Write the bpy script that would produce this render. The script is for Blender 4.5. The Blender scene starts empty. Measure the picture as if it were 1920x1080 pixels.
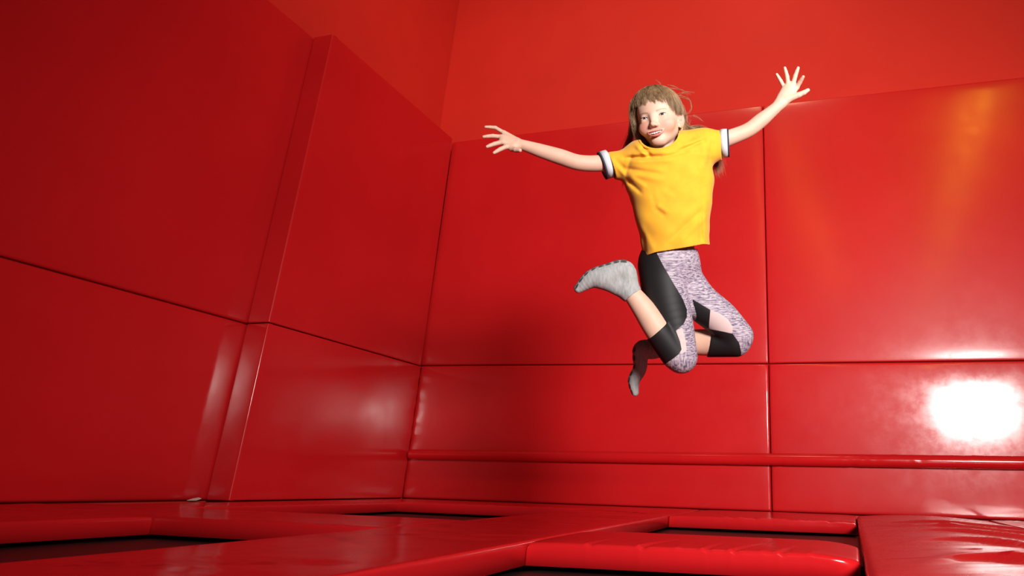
import bpy, math
import numpy as np
from mathutils import Matrix, Vector

SC = bpy.context.scene
COL = SC.collection
PI = math.pi
RNG = np.random.default_rng(7)

# ------------------------------------------------------------------ camera
CAM_POS = np.array([3.34967429, -4.94910758, 0.148380373])
CAM_R = np.array([0.96671362, 0.25453547, 0.02600902])
CAM_U = np.array([0.06233601, -0.33289274, 0.94090204])
CAM_F = np.array([-0.24815115, 0.90796152, 0.33767867])
F_PX = 1290.0
PPX, PPY = 960 + 280.6, 540 - 93.95          # the photograph is an off-centre crop: lens shift

cam_d = bpy.data.cameras.new('camera')
cam = bpy.data.objects.new('camera', cam_d)
COL.objects.link(cam)
m = Matrix([list(a) + [0] for a in np.array([CAM_R, CAM_U, -CAM_F]).T] + [[0, 0, 0, 1]])
m.translation = Vector(CAM_POS)
cam.matrix_world = m
cam_d.sensor_width = 36.0
cam_d.lens = F_PX / 1920 * 36.0
cam_d.shift_x = -(PPX - 960) / 1920
cam_d.shift_y = (PPY - 540) / 1920
cam_d.clip_start = 0.02
SC.camera = cam

# ------------------------------------------------------------------ world, lights, exposure
SC.view_settings.view_transform = 'Standard'
SC.view_settings.look = 'None'
SC.view_settings.exposure = 0.0
SC.view_settings.gamma = 1.0
SC.view_settings.use_curve_mapping = False
SC.cycles.use_denoising = True
SC.cycles.max_bounces = 8
SC.cycles.glossy_bounces = 5
SC.cycles.diffuse_bounces = 4
SC.cycles.sample_clamp_indirect = 12.0
SC.cycles.caustics_reflective = True

w = bpy.data.worlds.new('hall')
SC.world = w
w.use_nodes = True
w.node_tree.nodes['Background'].inputs[0].default_value = (1.0, 0.80, 0.70, 1)
w.node_tree.nodes['Background'].inputs[1].default_value = 0.03


def area(name, loc, target, sx, sy, power, col, spread=180):
    l = bpy.data.lights.new(name, 'AREA')
    l.shape = 'RECTANGLE'
    l.size, l.size_y = sx, sy
    l.energy = power
    l.color = col
    l.spread = math.radians(spread)
    o = bpy.data.objects.new(name, l)
    COL.objects.link(o)
    o.location = loc
    d = Vector(target) - Vector(loc)
    o.rotation_euler = d.to_track_quat('-Z', 'Y').to_euler()
    return o


# the photographer's softbox, right of the camera, and the hall's warm ceiling lamps
area('softbox', (5.10, -6.0, 1.32), (2.4, 0, 1.45), 0.86, 0.58, 97, (1.0, 0.97, 0.93), 91)
area('ceiling_lamp', (2.7, -2.6, 5.6), (2.7, 0, 4.2), 0.6, 0.6, 21, (1.0, 0.70, 0.42), 120)
area('ceiling_lamp', (1.2, -2.8, 5.6), (0.0, -0.5, 3.6), 0.5, 0.5, 10, (1.0, 0.72, 0.45), 90)


# two rows of unseen yellow lamps, added to streak the back wall with reflections
def lamp_row(a, b, ta, tb, powers, col):
    n = len(powers)
    for i, pw in enumerate(powers):
        t = i / (n - 1)
        loc = Vector(a).lerp(Vector(b), t)
        area('streak_light', loc, Vector(ta).lerp(Vector(tb), t), 0.16, 3.1 / (n - 1), pw, col, 32)


lamp_row((5.82, -6.0, 6.57), (4.55, -6.0, 2.75), (4.466, 0, 3.05), (3.90, 0, 1.33), (0.75, 0.62, 0.40, 0.27, 0.17, 0.10, 0.05), (1.0, 0.55, 0.03))
lamp_row((2.49, -6.0, 5.94), (3.21, -6.0, 3.36), (2.961, 0, 2.764), (3.288, 0, 1.60), (0.10, 0.15, 0.18, 0.18, 0.12), (1.0, 0.42, 0.04))

# ------------------------------------------------------------------ node helpers / materials


def mat_new(name):
    mt = bpy.data.materials.new(name)
    mt.use_nodes = True
    nt = mt.node_tree
    return mt, nt, nt.nodes['Principled BSDF']


def nd(nt, kind, **kw):
    n = nt.nodes.new(kind)
    for k, v in kw.items():
        setattr(n, k, v)
    return n


def ramp(nt, src, p0, c0, p1, c1):
    n = nd(nt, 'ShaderNodeValToRGB')
    e = n.color_ramp.elements
    e[0].position, e[0].color = p0, c0
    e[1].position, e[1].color = p1, c1
    nt.links.new(src, n.inputs[0])
    return n.outputs[0]


def noise(nt, scale, detail=3, rough=0.5, vec_scale=(1, 1, 1), coord='Object', rot=(0, 0, 0)):
    tc = nd(nt, 'ShaderNodeTexCoord')
    mp = nd(nt, 'ShaderNodeMapping')
    mp.inputs['Scale'].default_value = vec_scale
    mp.inputs['Rotation'].default_value = rot
    nt.links.new(tc.outputs[coord], mp.inputs[0])
    n = nd(nt, 'ShaderNodeTexNoise')
    n.inputs['Scale'].default_value = scale
    n.inputs['Detail'].default_value = detail
    n.inputs['Roughness'].default_value = rough
    nt.links.new(mp.outputs[0], n.inputs['Vector'])
    return n.outputs[0]


def bump(nt, bs, src, strength, dist):
    b = nd(nt, 'ShaderNodeBump')
    b.inputs['Strength'].default_value = strength
    b.inputs['Distance'].default_value = dist
    nt.links.new(src, b.inputs['Height'])
    nt.links.new(b.outputs[0], bs.inputs['Normal'])


def rgba(c):
    return (c[0], c[1], c[2], 1)


def vinyl(name, c0, c1, rough, coat=0.0, scuff=1.0, bdist=0.0006, bscale=3.0, spec=0.42, coat_rough=0.10):
    """glossy tarpaulin vinyl: faint colour drift, scuffed gloss, shallow ripples"""
    mt, nt, bs = mat_new(name)
    nt.links.new(ramp(nt, noise(nt, 1.3, 4), 0.35, rgba(c0), 0.7, rgba(c1)), bs.inputs['Base Color'])
    r = ramp(nt, noise(nt, 5.0, 6, 0.65), 0.35, (rough,) * 3 + (1,), 0.75, (rough + 0.07 * scuff,) * 3 + (1,))
    nt.links.new(r, bs.inputs['Roughness'])
    bs.inputs['Specular IOR Level'].default_value = spec
    bs.inputs['Coat Weight'].default_value = coat
    if coat > 0:
        cr = ramp(nt, noise(nt, 7.0, 8, 0.7), 0.38, (coat_rough,) * 3 + (1,), 0.72, (coat_rough + 0.10,) * 3 + (1,))
        nt.links.new(cr, bs.inputs['Coat Roughness'])
    bump(nt, bs, noise(nt, bscale, 3), 0.5, bdist)
    return mt


def plain(name, c, rough, metal=0.0, nscale=None, namp=0.15, bscale=None, bdist=0.0003):
    mt, nt, bs = mat_new(name)
    if nscale:
        d = tuple(x * (1 - namp) for x in c)
        nt.links.new(ramp(nt, noise(nt, nscale, 4), 0.3, rgba(d), 0.7, rgba(c)), bs.inputs['Base Color'])
    else:
        bs.inputs['Base Color'].default_value = rgba(c)
    bs.inputs['Roughness'].default_value = rough
    bs.inputs['Metallic'].default_value = metal
    if bscale:
        bump(nt, bs, noise(nt, bscale, 2), 0.5, bdist)
    return mt


M_WALL = vinyl('wall_vinyl', (0.58, 0.0095, 0.0125), (0.64, 0.0115, 0.015), 0.36, 0.30, 1.0, 0.0006, 2.2, 0.25, 0.14)
M_LOW = vinyl('lower_wall_vinyl', (0.60, 0.0095, 0.0125), (0.66, 0.0115, 0.015), 0.34, 0.80, 1.6, 0.0007, 2.2, 0.2, 0.10)
M_PAD = vinyl('pad_vinyl', (0.57, 0.009, 0.012), (0.63, 0.011, 0.015), 0.14, 0.0, 1.6, 0.0012, 4.0)
M_MAT = vinyl('loose_mat_vinyl', (0.52, 0.008, 0.012), (0.57, 0.010, 0.014), 0.22, 0.25, 1.5, 0.0020, 5.0)
M_PAINT = plain('red_paint', (0.70, 0.031, 0.021), 0.6, 0, 2.0, 0.06, 60, 0.0004)
M_PAINT.node_tree.nodes['Principled BSDF'].inputs['Specular IOR Level'].default_value = 0.15
M_FLOOR = plain('concrete', (0.05, 0.05, 0.05), 0.8, 0, 6.0, 0.3, 40, 0.002)
M_BED = plain('black_mesh_bed', (0.012, 0.011, 0.012), 0.45, 0, 300, 0.6, 700, 0.0008)
M_STEEL = plain('galvanised_steel', (0.55, 0.56, 0.58), 0.35, 1.0, 30, 0.2)
M_DARKSTEEL = plain('dark_steel', (0.03, 0.03, 0.032), 0.5, 0.6, 30, 0.2)
M_SPECK = plain('speck_white', (0.80, 0.76, 0.70), 0.7, 0, 80, 0.08)

# ------------------------------------------------------------------ object helpers


def link(name, me, mt, parent=None, smooth=True):
    o = bpy.data.objects.new(name, me)
    COL.objects.link(o)
    if mt is not None:
        me.materials.append(mt)
    if smooth:
        me.polygons.foreach_set('use_smooth', np.ones(len(me.polygons), dtype=bool))
    if parent is not None:
        o.parent = parent
    return o


def mesh_from(name, v, f):
    me = bpy.data.meshes.new(name)
    me.from_pydata([tuple(map(float, p)) for p in v], [], [tuple(map(int, q)) for q in f])
    me.update()
    return me


def tag(o, label, cat=None, group=None, kind=None):
    if label:
        o['label'] = label
    if cat:
        o['category'] = cat
    if group:
        o['group'] = group
    if kind:
        o['kind'] = kind
    return o


def empty(name, loc=(0, 0, 0)):
    o = bpy.data.objects.new(name, None)
    COL.objects.link(o)
    o.location = loc
    o.empty_display_size = 0.1
    return o


def grid_lines(L, r, bl, step):
    """sample positions along an edge of length L: dense on the rounded rim, then on the bulge, then regular"""
    th = np.linspace(0, PI / 2, 6)
    rim = r * (1 - np.cos(th))
    inner = r + bl * np.array([0.15, 0.4, 0.8, 1.4])
    half = np.concatenate([rim, inner[inner < L * 0.45]])
    n = max(2, int((L - 2 * half[-1]) / step) + 1)
    mid = np.linspace(half[-1], L - half[-1], n + 1)
    return np.concatenate([half, mid[1:-1], (L - half)[::-1]])


def cushion(name, P, normal, thick, r, mt, parent=None, bulge=0.004, bl=0.06, step=0.15, disp=None, zdisp=None):
    """upholstered pad: four face corners P (00, 10, 11, 01), rounded rims, slight pillow, boxed back"""
    P = [np.array(p, float) for p in P]
    n = np.array(normal, float)
    n /= np.linalg.norm(n)
    Lu = np.linalg.norm(P[1] - P[0])
    Lv = np.linalg.norm(P[3] - P[0])
    us, vs = grid_lines(Lu, r, bl, step), grid_lines(Lv, r, bl, step)
    U, V = np.meshgrid(us, vs, indexing='ij')
    eu, ev = np.minimum(U, Lu - U), np.minimum(V, Lv - V)
    eu, ev = np.maximum(eu, 0), np.maximum(ev, 0)

    def rim(e):
        q = np.clip(r - e, 0, r)
        return np.sqrt(np.maximum(r * r - q * q, 0)) - r
    w_ = rim(eu) + rim(ev) - bulge * (np.exp(-eu / bl) + np.exp(-ev / bl))
    w_ = np.maximum(w_, -thick * 0.8)
    if disp is not None:
        w_ = w_ + disp(U, V, eu, ev, Lu, Lv)
    a, b = (U / Lu)[..., None], (V / Lv)[..., None]
    X = P[0] * (1 - a) * (1 - b) + P[1] * a * (1 - b) + P[2] * a * b + P[3] * (1 - a) * b
    X = X + n * w_[..., None]
    if zdisp is not None:
        X = zdisp(X, U, V)
    nu, nv = U.shape
    idx = np.arange(nu * nv).reshape(nu, nv)
    verts = X.reshape(-1, 3)
    q = np.stack([idx[:-1, :-1], idx[1:, :-1], idx[1:, 1:], idx[:-1, 1:]], -1).reshape(-1, 4)
    faces = [tuple(t) for t in q]
    ring = list(idx[:, 0]) + list(idx[-1, 1:]) + list(idx[-2::-1, -1]) + list(idx[0, -2:0:-1])
    back = []
    base = len(verts)
    bv = []
    for i in ring:
        a_, b_ = (U.reshape(-1)[i] / Lu), (V.reshape(-1)[i] / Lv)
        p = P[0] * (1 - a_) * (1 - b_) + P[1] * a_ * (1 - b_) + P[2] * a_ * b_ + P[3] * (1 - a_) * b_ - n * thick
        bv.append(p)
        back.append(base + len(bv) - 1)
    k = len(ring)
    for i in range(k):
        j = (i + 1) % k
        faces.append((ring[i], back[i], back[j], ring[j]))
    faces.append(tuple(back[::-1]))
    allv = np.concatenate([verts, np.array(bv)])
    # outward winding
    me = mesh_from(name, allv, faces)
    fn = np.cross(P[1] - P[0], P[3] - P[0])
    if fn @ n < 0:
        me.flip_normals()
    return link(name, me, mt, parent)


def box(name, lo, hi, mt, parent=None):
    (x0, y0, z0), (x1, y1, z1) = lo, hi
    v = [(x0, y0, z0), (x1, y0, z0), (x1, y1, z0), (x0, y1, z0), (x0, y0, z1), (x1, y0, z1), (x1, y1, z1), (x0, y1, z1)]
    f = [(0, 3, 2, 1), (4, 5, 6, 7), (0, 1, 5, 4), (1, 2, 6, 5), (2, 3, 7, 6), (3, 0, 4, 7)]
    return link(name, mesh_from(name, v, f), mt, parent, smooth=False)


def pucker(edge, amp, wl, ln, u0=0.0, u1=1e9, seed=1):
    """little gathers running in from one edge of a pad: edge 'v0','v1','u0','u1'"""
    rg = np.random.default_rng(seed)
    ph = rg.uniform(0, 6.28, 4)

    def f(U, V, eu, ev, Lu, Lv):
        t, e = {'v0': (U, V), 'v1': (U, Lv - V), 'u0': (V, U), 'u1': (V, Lu - U)}[edge]
        s = 0.5 * np.sin(2 * PI * t / wl + ph[0]) + 0.3 * np.sin(2 * PI * t / (wl * 0.63) + ph[1]) + 0.3 * np.sin(2 * PI * t / (wl * 2.1) + ph[2])
        win = np.clip((t - u0) / 0.12, 0, 1) * np.clip((u1 - t) / 0.12, 0, 1)
        return amp * s * win * np.exp(-e / ln)
    return f


def dsum(*fs):
    return lambda *a: sum(f(*a) for f in fs)


# ------------------------------------------------------------------ setting
floor = box('floor', (-0.5, -6.2, -0.85), (6.2, 0.2, -0.75), M_FLOOR)
tag(floor, 'dark concrete floor below the trampolines', kind='structure')
wall_back = box('wall_back', (-0.30, 0.06, -0.75), (6.2, 0.20, 5.8), M_PAINT)
tag(wall_back, 'red painted wall above the padded panels, behind the jumping girl', kind='structure')
wall_left = box('wall_left', (-0.36, -6.2, -0.75), (-0.215, 0.055, 5.8), M_PAINT)
tag(wall_left, 'red painted wall rising above the padded left side', kind='structure')

G = 0.003
# back wall: two rows of vinyl panels, two columns (the second runs out of the frame), normal -y
sx = [0.0, 2.812, 5.62]
rows = [(0.0, 1.0), (1.0, 3.082)]


def back_x(i, z):
    return sx[i] + (-0.022 if i == 0 else 0.004 * (z - 1))


for i in range(2):
    for j, (z0, z1) in enumerate(rows):
        zl = [[-0.002, 1.016, 3.062], [-0.003, 0.985, 3.090], [-0.003, 0.970, 3.085]]
        a0, a1 = zl[i][j], zl[i][j + 1]
        b0, b1 = zl[i + 1][j], zl[i + 1][j + 1]
        P = [(back_x(i, z0) + G, 0, a0 + G), (back_x(i + 1, z0) - G, 0, b0 + G), (back_x(i + 1, z1) - G, 0, b1 - G), (back_x(i, z1) + G, 0, a1 - G)]
        fs = [pucker('u1' if i == 0 else 'u0', 0.0022, 0.06, 0.025, seed=3 + i + j)]
        if i == 0 and j == 1:
            fs.append(pucker('v0', 0.005, 0.06, 0.06, 0.0, 0.7, seed=11))
        if i == 0 and j == 0:
            fs.append(pucker('u0', 0.003, 0.11, 0.04, seed=13))
        cushion('wall_panel', P, (0, -1, 0), 0.057, 0.007 if j else 0.014, M_WALL if j else M_LOW, wall_back, bulge=0.006, bl=0.05, step=0.035 if i == 0 else 0.05, disp=dsum(*fs))

# left wall pilaster (padded box column) and the panels beyond it, normal +x
zs = [0.0, 1.008, 3.08]
for j in range(2):
    z0, z1 = zs[j] + G, zs[j + 1] - G
    y0, y1 = -1.612, -0.004
    fs = [pucker('v0', 0.005, 0.06, 0.06, 0.75, 1.7, seed=17)] if j else [pucker('u1', 0.003, 0.12, 0.05, seed=19)]
    ya = y1 - 0.012 * (zs[j] - 1)
    # face
    cushion('wall_panel', [(0, y0, z0), (0, y1 - 0.002, z0), (0, y1 - 0.002 - (0.02 if j else 0), z1), (0, y0, z1)], (1, 0, 0), 0.055, 0.007, M_WALL if j else M_LOW, wall_left,
            bulge=0.002, bl=0.03, step=0.03, disp=dsum(*fs))
    # return (short face of the column)
    cushion('column_return_panel', [(-0.1635, y0 - 0.004, z0), (-0.003, y0 - 0.004, z0), (-0.003, y0 - 0.004, z1), (-0.1635, y0 - 0.004, z1)], (0, -1, 0), 0.05, 0.007, M_WALL if j else M_LOW, wall_left,
            bulge=0.001, bl=0.02, step=0.04)
    # wall beyond the column, two panels long
    for (ya, yb) in ((-3.6, y0 + 0.02), (-5.9, -3.605)):
        cushion('wall_panel', [(-0.165, ya, z0), (-0.165, yb, z0), (-0.165, yb, z1), (-0.165, ya, z1)], (1, 0, 0), 0.045, 0.012, M_WALL if j else M_LOW, wall_left, bulge=0.004, bl=0.05, step=0.08)

# padded roller rail along the back wall


def tube(name, path, radii, mt, parent=None, seg=20, cap=True):
    path = np.array(path, float)
    n = len(path)
    T = np.gradient(path, axis=0)
    T /= np.linalg.norm(T, axis=1)[:, None]
    ref = np.array([0, 0, 1.0]) if abs(T[0, 2]) < 0.9 else np.array([1.0, 0, 0])
    N = np.cross(T[0], ref)
    N /= np.linalg.norm(N)
    vs = []
    for i in range(n):
        N = N - T[i] * (N @ T[i])
        N /= np.linalg.norm(N)
        B = np.cross(T[i], N)
        a = np.linspace(0, 2 * PI, seg, endpoint=False)
        rr = radii[i] if np.ndim(radii[i]) else radii[i] * np.ones(seg)
        vs.append(path[i] + (np.cos(a) * rr)[:, None] * N + (np.sin(a) * rr)[:, None] * B)
    vs = np.concatenate(vs)
    f = []
    for i in range(n - 1):
        for k in range(seg):
            k2 = (k + 1) % seg
            f.append((i * seg + k, i * seg + k2, (i + 1) * seg + k2, (i + 1) * seg + k))
    if cap:
        f.append(tuple(range(seg))[::-1])
        f.append(tuple(range((n - 1) * seg, n * seg)))
    return link(name, mesh_from(name, vs, f), mt, parent)


xs = np.concatenate([[0.030, 0.033, 0.042], np.linspace(0.055, 5.58, 320), [5.60, 5.605]])
rg = np.random.default_rng(5)
seg = 24
rad = np.zeros((len(xs), seg))
ang = np.linspace(0, 2 * PI, seg, endpoint=False)
for c in range(46):                                  # slanting creases of the sleeve
    x0 = rg.uniform(0.02, 5.5)
    if c < 26:
        x0 = rg.uniform(3.35, 5.0)
    a0, sl, wd, am = rg.uniform(0, 6.28), rg.uniform(-0.05, 0.05), rg.uniform(0.006, 0.02), rg.uniform(0.0008, 0.003)
    da = (ang[None] - a0 + PI) % (2 * PI) - PI
    rad += am * rg.choice([-1, 1]) * np.exp(-((xs[:, None] - x0 - sl * da) / wd) ** 2) * np.exp(-(da / 1.0) ** 2)
base = 0.0365 + 0.003 * (xs / 4.4)
base[:3] = [0.018, 0.030, 0.035]
base[-2:] = [0.034, 0.02]
rail = empty('padded_rail', (0, 0, 0))
tag(rail, 'long round red padded rail running low along the back wall', 'rail')
tube('sleeve', np.stack([xs, np.full_like(xs, -0.047), 0.3205 + 0.0035 * xs], 1), list(base[:, None] + rad), M_PAD, rail, seg)

# ------------------------------------------------------------------ trampolines
T_Z = -0.074


def trampoline(label, x0, x1, y0, y1):
    t = empty('trampoline', ((x0 + x1) / 2, (y0 + y1) / 2, -0.75))
    tag(t, label, 'trampoline', 'trampolines sunk between the red pads')
    off = np.array([-(x0 + x1) / 2, -(y0 + y1) / 2, 0.75])
    e = 0.10
    n = 12
    us, vs = np.linspace(x0 - 0.06, x1 + 0.06, n), np.linspace(y0 - 0.06, y1 + 0.06, n)
    U, V = np.meshgrid(us, vs, indexing='ij')
    uu, vv = np.linspace(0, 1, n)[:, None], np.linspace(0, 1, n)[None]
    Z = T_Z - 0.012 * 16 * uu * (1 - uu) * vv * (1 - vv)
    top = np.stack([U, V, Z], -1).reshape(-1, 3) + off
    idx = np.arange(n * n).reshape(n, n)
    q = np.stack([idx[:-1, :-1], idx[1:, :-1], idx[1:, 1:], idx[:-1, 1:]], -1).reshape(-1, 4)
    low = top - np.array([0, 0, 0.004])
    v = np.concatenate([top, low])
    f = [tuple(a) for a in q] + [tuple(a[::-1] + n * n) for a in q]
    ring = list(idx[:, 0]) + list(idx[-1, 1:]) + list(idx[-2::-1, -1]) + list(idx[0, -2:0:-1])
    for i in range(len(ring)):
        j = (i + 1) % len(ring)
        f.append((ring[i], ring[i] + n * n, ring[j] + n * n, ring[j]))
    link('bed', mesh_from('bed', v, f), M_BED, t)
    # steel frame under the pads, legs to the floor
    fr = []
    for (a, b) in (((x0 - e, y0 - e), (x1 + e, y0 - e)), ((x1 + e, y0 - e), (x1 + e, y1 + e)), ((x1 + e, y1 + e), (x0 - e, y1 + e)), ((x0 - e, y1 + e), (x0 - e, y0 - e))):
        o = tube('frame_rail', [np.array([a[0], a[1], T_Z - 0.014]) + off, np.array([b[0], b[1], T_Z - 0.014]) + off], [0.018, 0.018], M_DARKSTEEL, t, 10)
    for cx in (x0 - e, x1 + e):
        for cy in (y0 - e, y1 + e):
            tube('leg', [np.array([cx, cy, -0.75]) + off, np.array([cx, cy, T_Z - 0.016]) + off], [0.018, 0.018], M_DARKSTEEL, t, 10)
    # hook springs between bed hem and frame
    vv_, ff_ = [], []
    L = [((x, y1 + 0.045), (x, y1 + 0.09)) for x in np.arange(x0, x1, 0.09)] + [((x, y0 - 0.045), (x, y0 - 0.09)) for x in np.arange(x0, x1, 0.09)]
    L += [((x0 - 0.045, y), (x0 - 0.09, y)) for y in np.arange(y0, y1, 0.09)] + [((x1 + 0.045, y), (x1 + 0.09, y)) for y in np.arange(y0, y1, 0.09)]
    for a, b in L:
        d = np.array([b[0] - a[0], b[1] - a[1]])
        s = np.array([-d[1], d[0]]) / np.linalg.norm(d) * 0.006
        k = len(vv_)
        for (p, zz) in ((a, T_Z + 0.001), (b, T_Z + 0.001)):
            for sg in (-1, 1):
                vv_.append(np.array([p[0] + sg * s[0], p[1] + sg * s[1], zz]) + off)
                vv_.append(np.array([p[0] + sg * s[0], p[1] + sg * s[1], zz - 0.008]) + off)
        ff_ += [(k, k + 2, k + 6, k + 4), (k, k + 4, k + 5, k + 1), (k + 2, k + 3, k + 7, k + 6), (k + 1, k + 5, k + 7, k + 3)]
    sp = link('spring', mesh_from('spring', vv_, ff_), M_STEEL, t, smooth=False)
    sp['kind'] = 'stuff'
    return t


trampoline('black trampoline bed near the left wall, closest to the camera on the left', 0.92, 1.98, -4.55, -2.85)
trampoline('narrow black trampoline bed in the far left corner under the back wall', 0.40, 1.80, -2.30, -0.66)
trampoline('black trampoline bed behind the bright padded bar, under the girl', 2.40, 3.37, -2.54, -1.02)
trampoline('black trampoline bed in the foreground in front of the padded bar', 2.50, 3.37, -4.60, -3.06)
trampoline('trampoline bed mostly hidden behind the wrinkled mat at far right', 4.20, 5.30, -2.6, -1.15)

# ------------------------------------------------------------------ deck pads
PT = 0.062


def deck_pad(name, label, corners, r=0.007, step=0.026, disp=None, zdisp=None, mt=None, thick=PT, bulge=0.003, group='red vinyl pads around the trampolines', cat='pad'):
    c = [(x, y, 0.0 if len(p) == 0 else p[0]) for (x, y, *p) in corners]
    o = cushion(name, c, (0, 0, 1), thick, r, mt or M_PAD, None, bulge=bulge, bl=0.04, step=step, disp=disp, zdisp=zdisp)
    tag(o, label, cat, group)
    return o


def scuffs(seed, n, Lx, Ly, amp):
    rg = np.random.default_rng(seed)
    L = [(rg.uniform(0, Lx), rg.uniform(0, Ly), rg.uniform(-0.7, 0.7), rg.uniform(0.1, 0.35), rg.uniform(0.012, 0.03), rg.uniform(-1, 1) * amp) for _ in range(n)]

    def f(U, V, eu, ev, Lu, Lv):
        s = 0
        for (a, b, th, ln, wd, am) in L:
            p = (U - a) * math.cos(th) + (V - b) * math.sin(th)
            q = -(U - a) * math.sin(th) + (V - b) * math.cos(th)
            s = s + am * np.exp(-(p / ln) ** 2 - (q / wd) ** 2)
        return s * np.clip((np.minimum(eu, ev) - 0.02) / 0.08, 0, 1)
    return f


g = 0.0015
# pads along the left wall and between the beds (x, y)
deck_pad('safety_pad', 'flat red pad at the foot of the left wall, left of the near left bed', [(-0.15, -5.6), (0.96 - g, -5.6), (0.95 - g, -2.87 - g), (-0.15, -2.87 - g)], disp=scuffs(1, 40, 1.1, 2.7, 0.0035))
deck_pad('safety_pad', 'broad red pad between the two left trampoline beds, in front of the wall column', [(-0.15, -2.87 + g), (1.889 - g, -2.87 + g), (1.854 - g, -2.30 - g), (-0.15, -2.30 - g)], disp=dsum(scuffs(2, 60, 2.0, 0.57, 0.0035), pucker('v0', 0.0015, 0.05, 0.02, seed=5)))
deck_pad('safety_pad', 'narrow red pad with gathered edge under the left wall, left of the far corner bed', [(0.006, -2.30 + g), (0.42, -2.30 + g), (0.42, -0.67), (0.006, -0.67)], disp=pucker('u1', 0.003, 0.07, 0.03, seed=21))
deck_pad('safety_pad', 'red pad strip at the foot of the back wall, behind the far left corner bed', [(0.006, -0.67 + g), (2.36 - g, -0.67 + g), (2.33 - g, -0.006), (0.006, -0.006)], disp=pucker('v0', 0.002, 0.10, 0.03, seed=22))
deck_pad('safety_pad', 'long red pad running from the foreground to the back between left and right beds', [(2.060 + g, -5.6), (2.635, -5.6), (2.355, -0.67 - g), (1.755 + g, -0.67 - g)],
         disp=dsum(scuffs(3, 110, 0.6, 4.9, 0.0035), pucker('u1', 0.0006, 0.11, 0.02, seed=23)))
# behind the bed under the girl
cr = dsum(pucker('v0', 0.004, 0.10, 0.03, 0.2, 1.2, seed=24), pucker('v0', 0.002, 0.043, 0.02, 0.3, 1.2, seed=25), scuffs(4, 14, 0.95, 1.0, 0.003))
deck_pad('safety_pad', 'red pad with creased front edge at the back wall, behind the bed under the girl', [(2.382, -1.10), (3.345, -1.02), (3.345, -0.006), (2.37, -0.006)], step=0.012, disp=cr)


def bar_disp(U, V, eu, ev, Lu, Lv):
    s = 0
    for (u0, sl, wd, am) in ((0.16, 0.12, 0.007, 0.0030), (0.173, 0.12, 0.007, -0.0030), (0.30, 0.2, 0.007, 0.0045), (0.314, 0.2, 0.008, -0.0050), (0.40, 0.1, 0.008, 0.0020), (0.47, 0.1, 0.007, 0.0035), (0.482, 0.1, 0.007, -0.0035), (0.54, 0.25, 0.007, 0.0045), (0.553, 0.25, 0.007, -0.0045), (0.62, 0.2, 0.008, 0.0025), (0.66, 0.15, 0.007, 0.0040), (0.672, 0.15, 0.007, -0.0040), (0.74, 0.2, 0.009, 0.0025)):
        s = s + am * np.exp(-((U - u0 - sl * V) / wd) ** 2) * np.exp(-V / 0.15)
    return s - 0.012 * np.clip((U - (Lu - 0.14)) / 0.14, 0, 1) ** 2


def bar_round(X, U, V):
    Lu = U.max()
    k = np.clip((U - (Lu - 0.07)) / 0.07, 0, 1)
    X = X.copy()
    sgn = np.where(V > V.max() / 2, -1, 1)
    X[..., 1] += sgn * 0.028 * k ** 3
    return X


bar = deck_pad('padded_bar', 'bright red padded bar bridging the gap between two black trampoline beds', [(2.495, -3.10), (3.352, -3.02), (3.352, -2.52), (2.470, -2.56)], r=0.010, step=0.007, disp=bar_disp, zdisp=bar_round, bulge=0.004)

# the loose wrinkled mat on the right: folds run across it


def mat_disp(U, V, eu, ev, Lu, Lv):
    # U across (left->right), V from near to far
    s = 0.014 * np.sin(PI * np.clip(U / Lu, 0, 1)) ** 1.5
    rg = np.random.default_rng(31)
    folds = [(1.35, 0.22, 0.045, 0.020), (2.05, 0.15, 0.05, 0.016), (2.62, 0.12, 0.05, 0.015), (3.05, 0.10, 0.04, 0.012), (3.45, 0.05, 0.04, 0.014), (0.8, 0.2, 0.06, 0.016), (0.2, 0.1, 0.06, 0.014)]
    for (v0, am, wd, h) in folds:
        c = v0 + am * np.sin(2.2 * U / Lu * PI - 0.9) + 0.06 * U
        q = (V - c) / wd
        s = s + h * np.exp(-np.where(q > 0, (q / 2.6) ** 2, (q / 0.7) ** 2)) * np.clip((U / Lu - 0.12) / 0.4, 0, 1)
    for _ in range(70):
        v0, u0, wd, ln, am, sl = rg.uniform(0, Lv), rg.uniform(0, Lu), rg.uniform(0.010, 0.03), rg.uniform(0.12, 0.4), rg.uniform(-1, 1) * 0.0035, rg.uniform(-0.25, 0.25)
        s = s + am * np.exp(-((V - v0 - sl * (U - u0)) / wd) ** 2 - ((U - u0) / ln) ** 2)
    return s * np.clip(eu / 0.05, 0, 1)


deck_pad('loose_mat', 'wide wrinkled glossy red mat lying at the right, beside the padded bar', [(3.368, -4.7, 0.0), (4.02, -4.7, 0.0), (4.12, -0.12, 0.0), (3.352, -0.012, 0.0)], r=0.020, step=0.020, disp=mat_disp, mt=M_MAT, thick=0.06, bulge=0.006, group=None, cat='mat')
deck_pad('safety_pad', 'crumpled red pad edge peeking out behind the wrinkled mat at far right', [(4.135, -1.08), (5.60, -1.02), (5.60, -0.006), (4.135, -0.006)], step=0.03,
         disp=dsum(pucker('v0', 0.012, 0.13, 0.07, seed=41), pucker('v0', 0.006, 0.06, 0.05, seed=42), scuffs(5, 30, 1.4, 1.0, 0.008)))
deck_pad('safety_pad', 'red pad strip in front of the far right trampoline, at the right edge', [(4.135, -5.0), (5.6, -5.0), (5.6, -2.64), (4.135, -2.64)])

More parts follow.
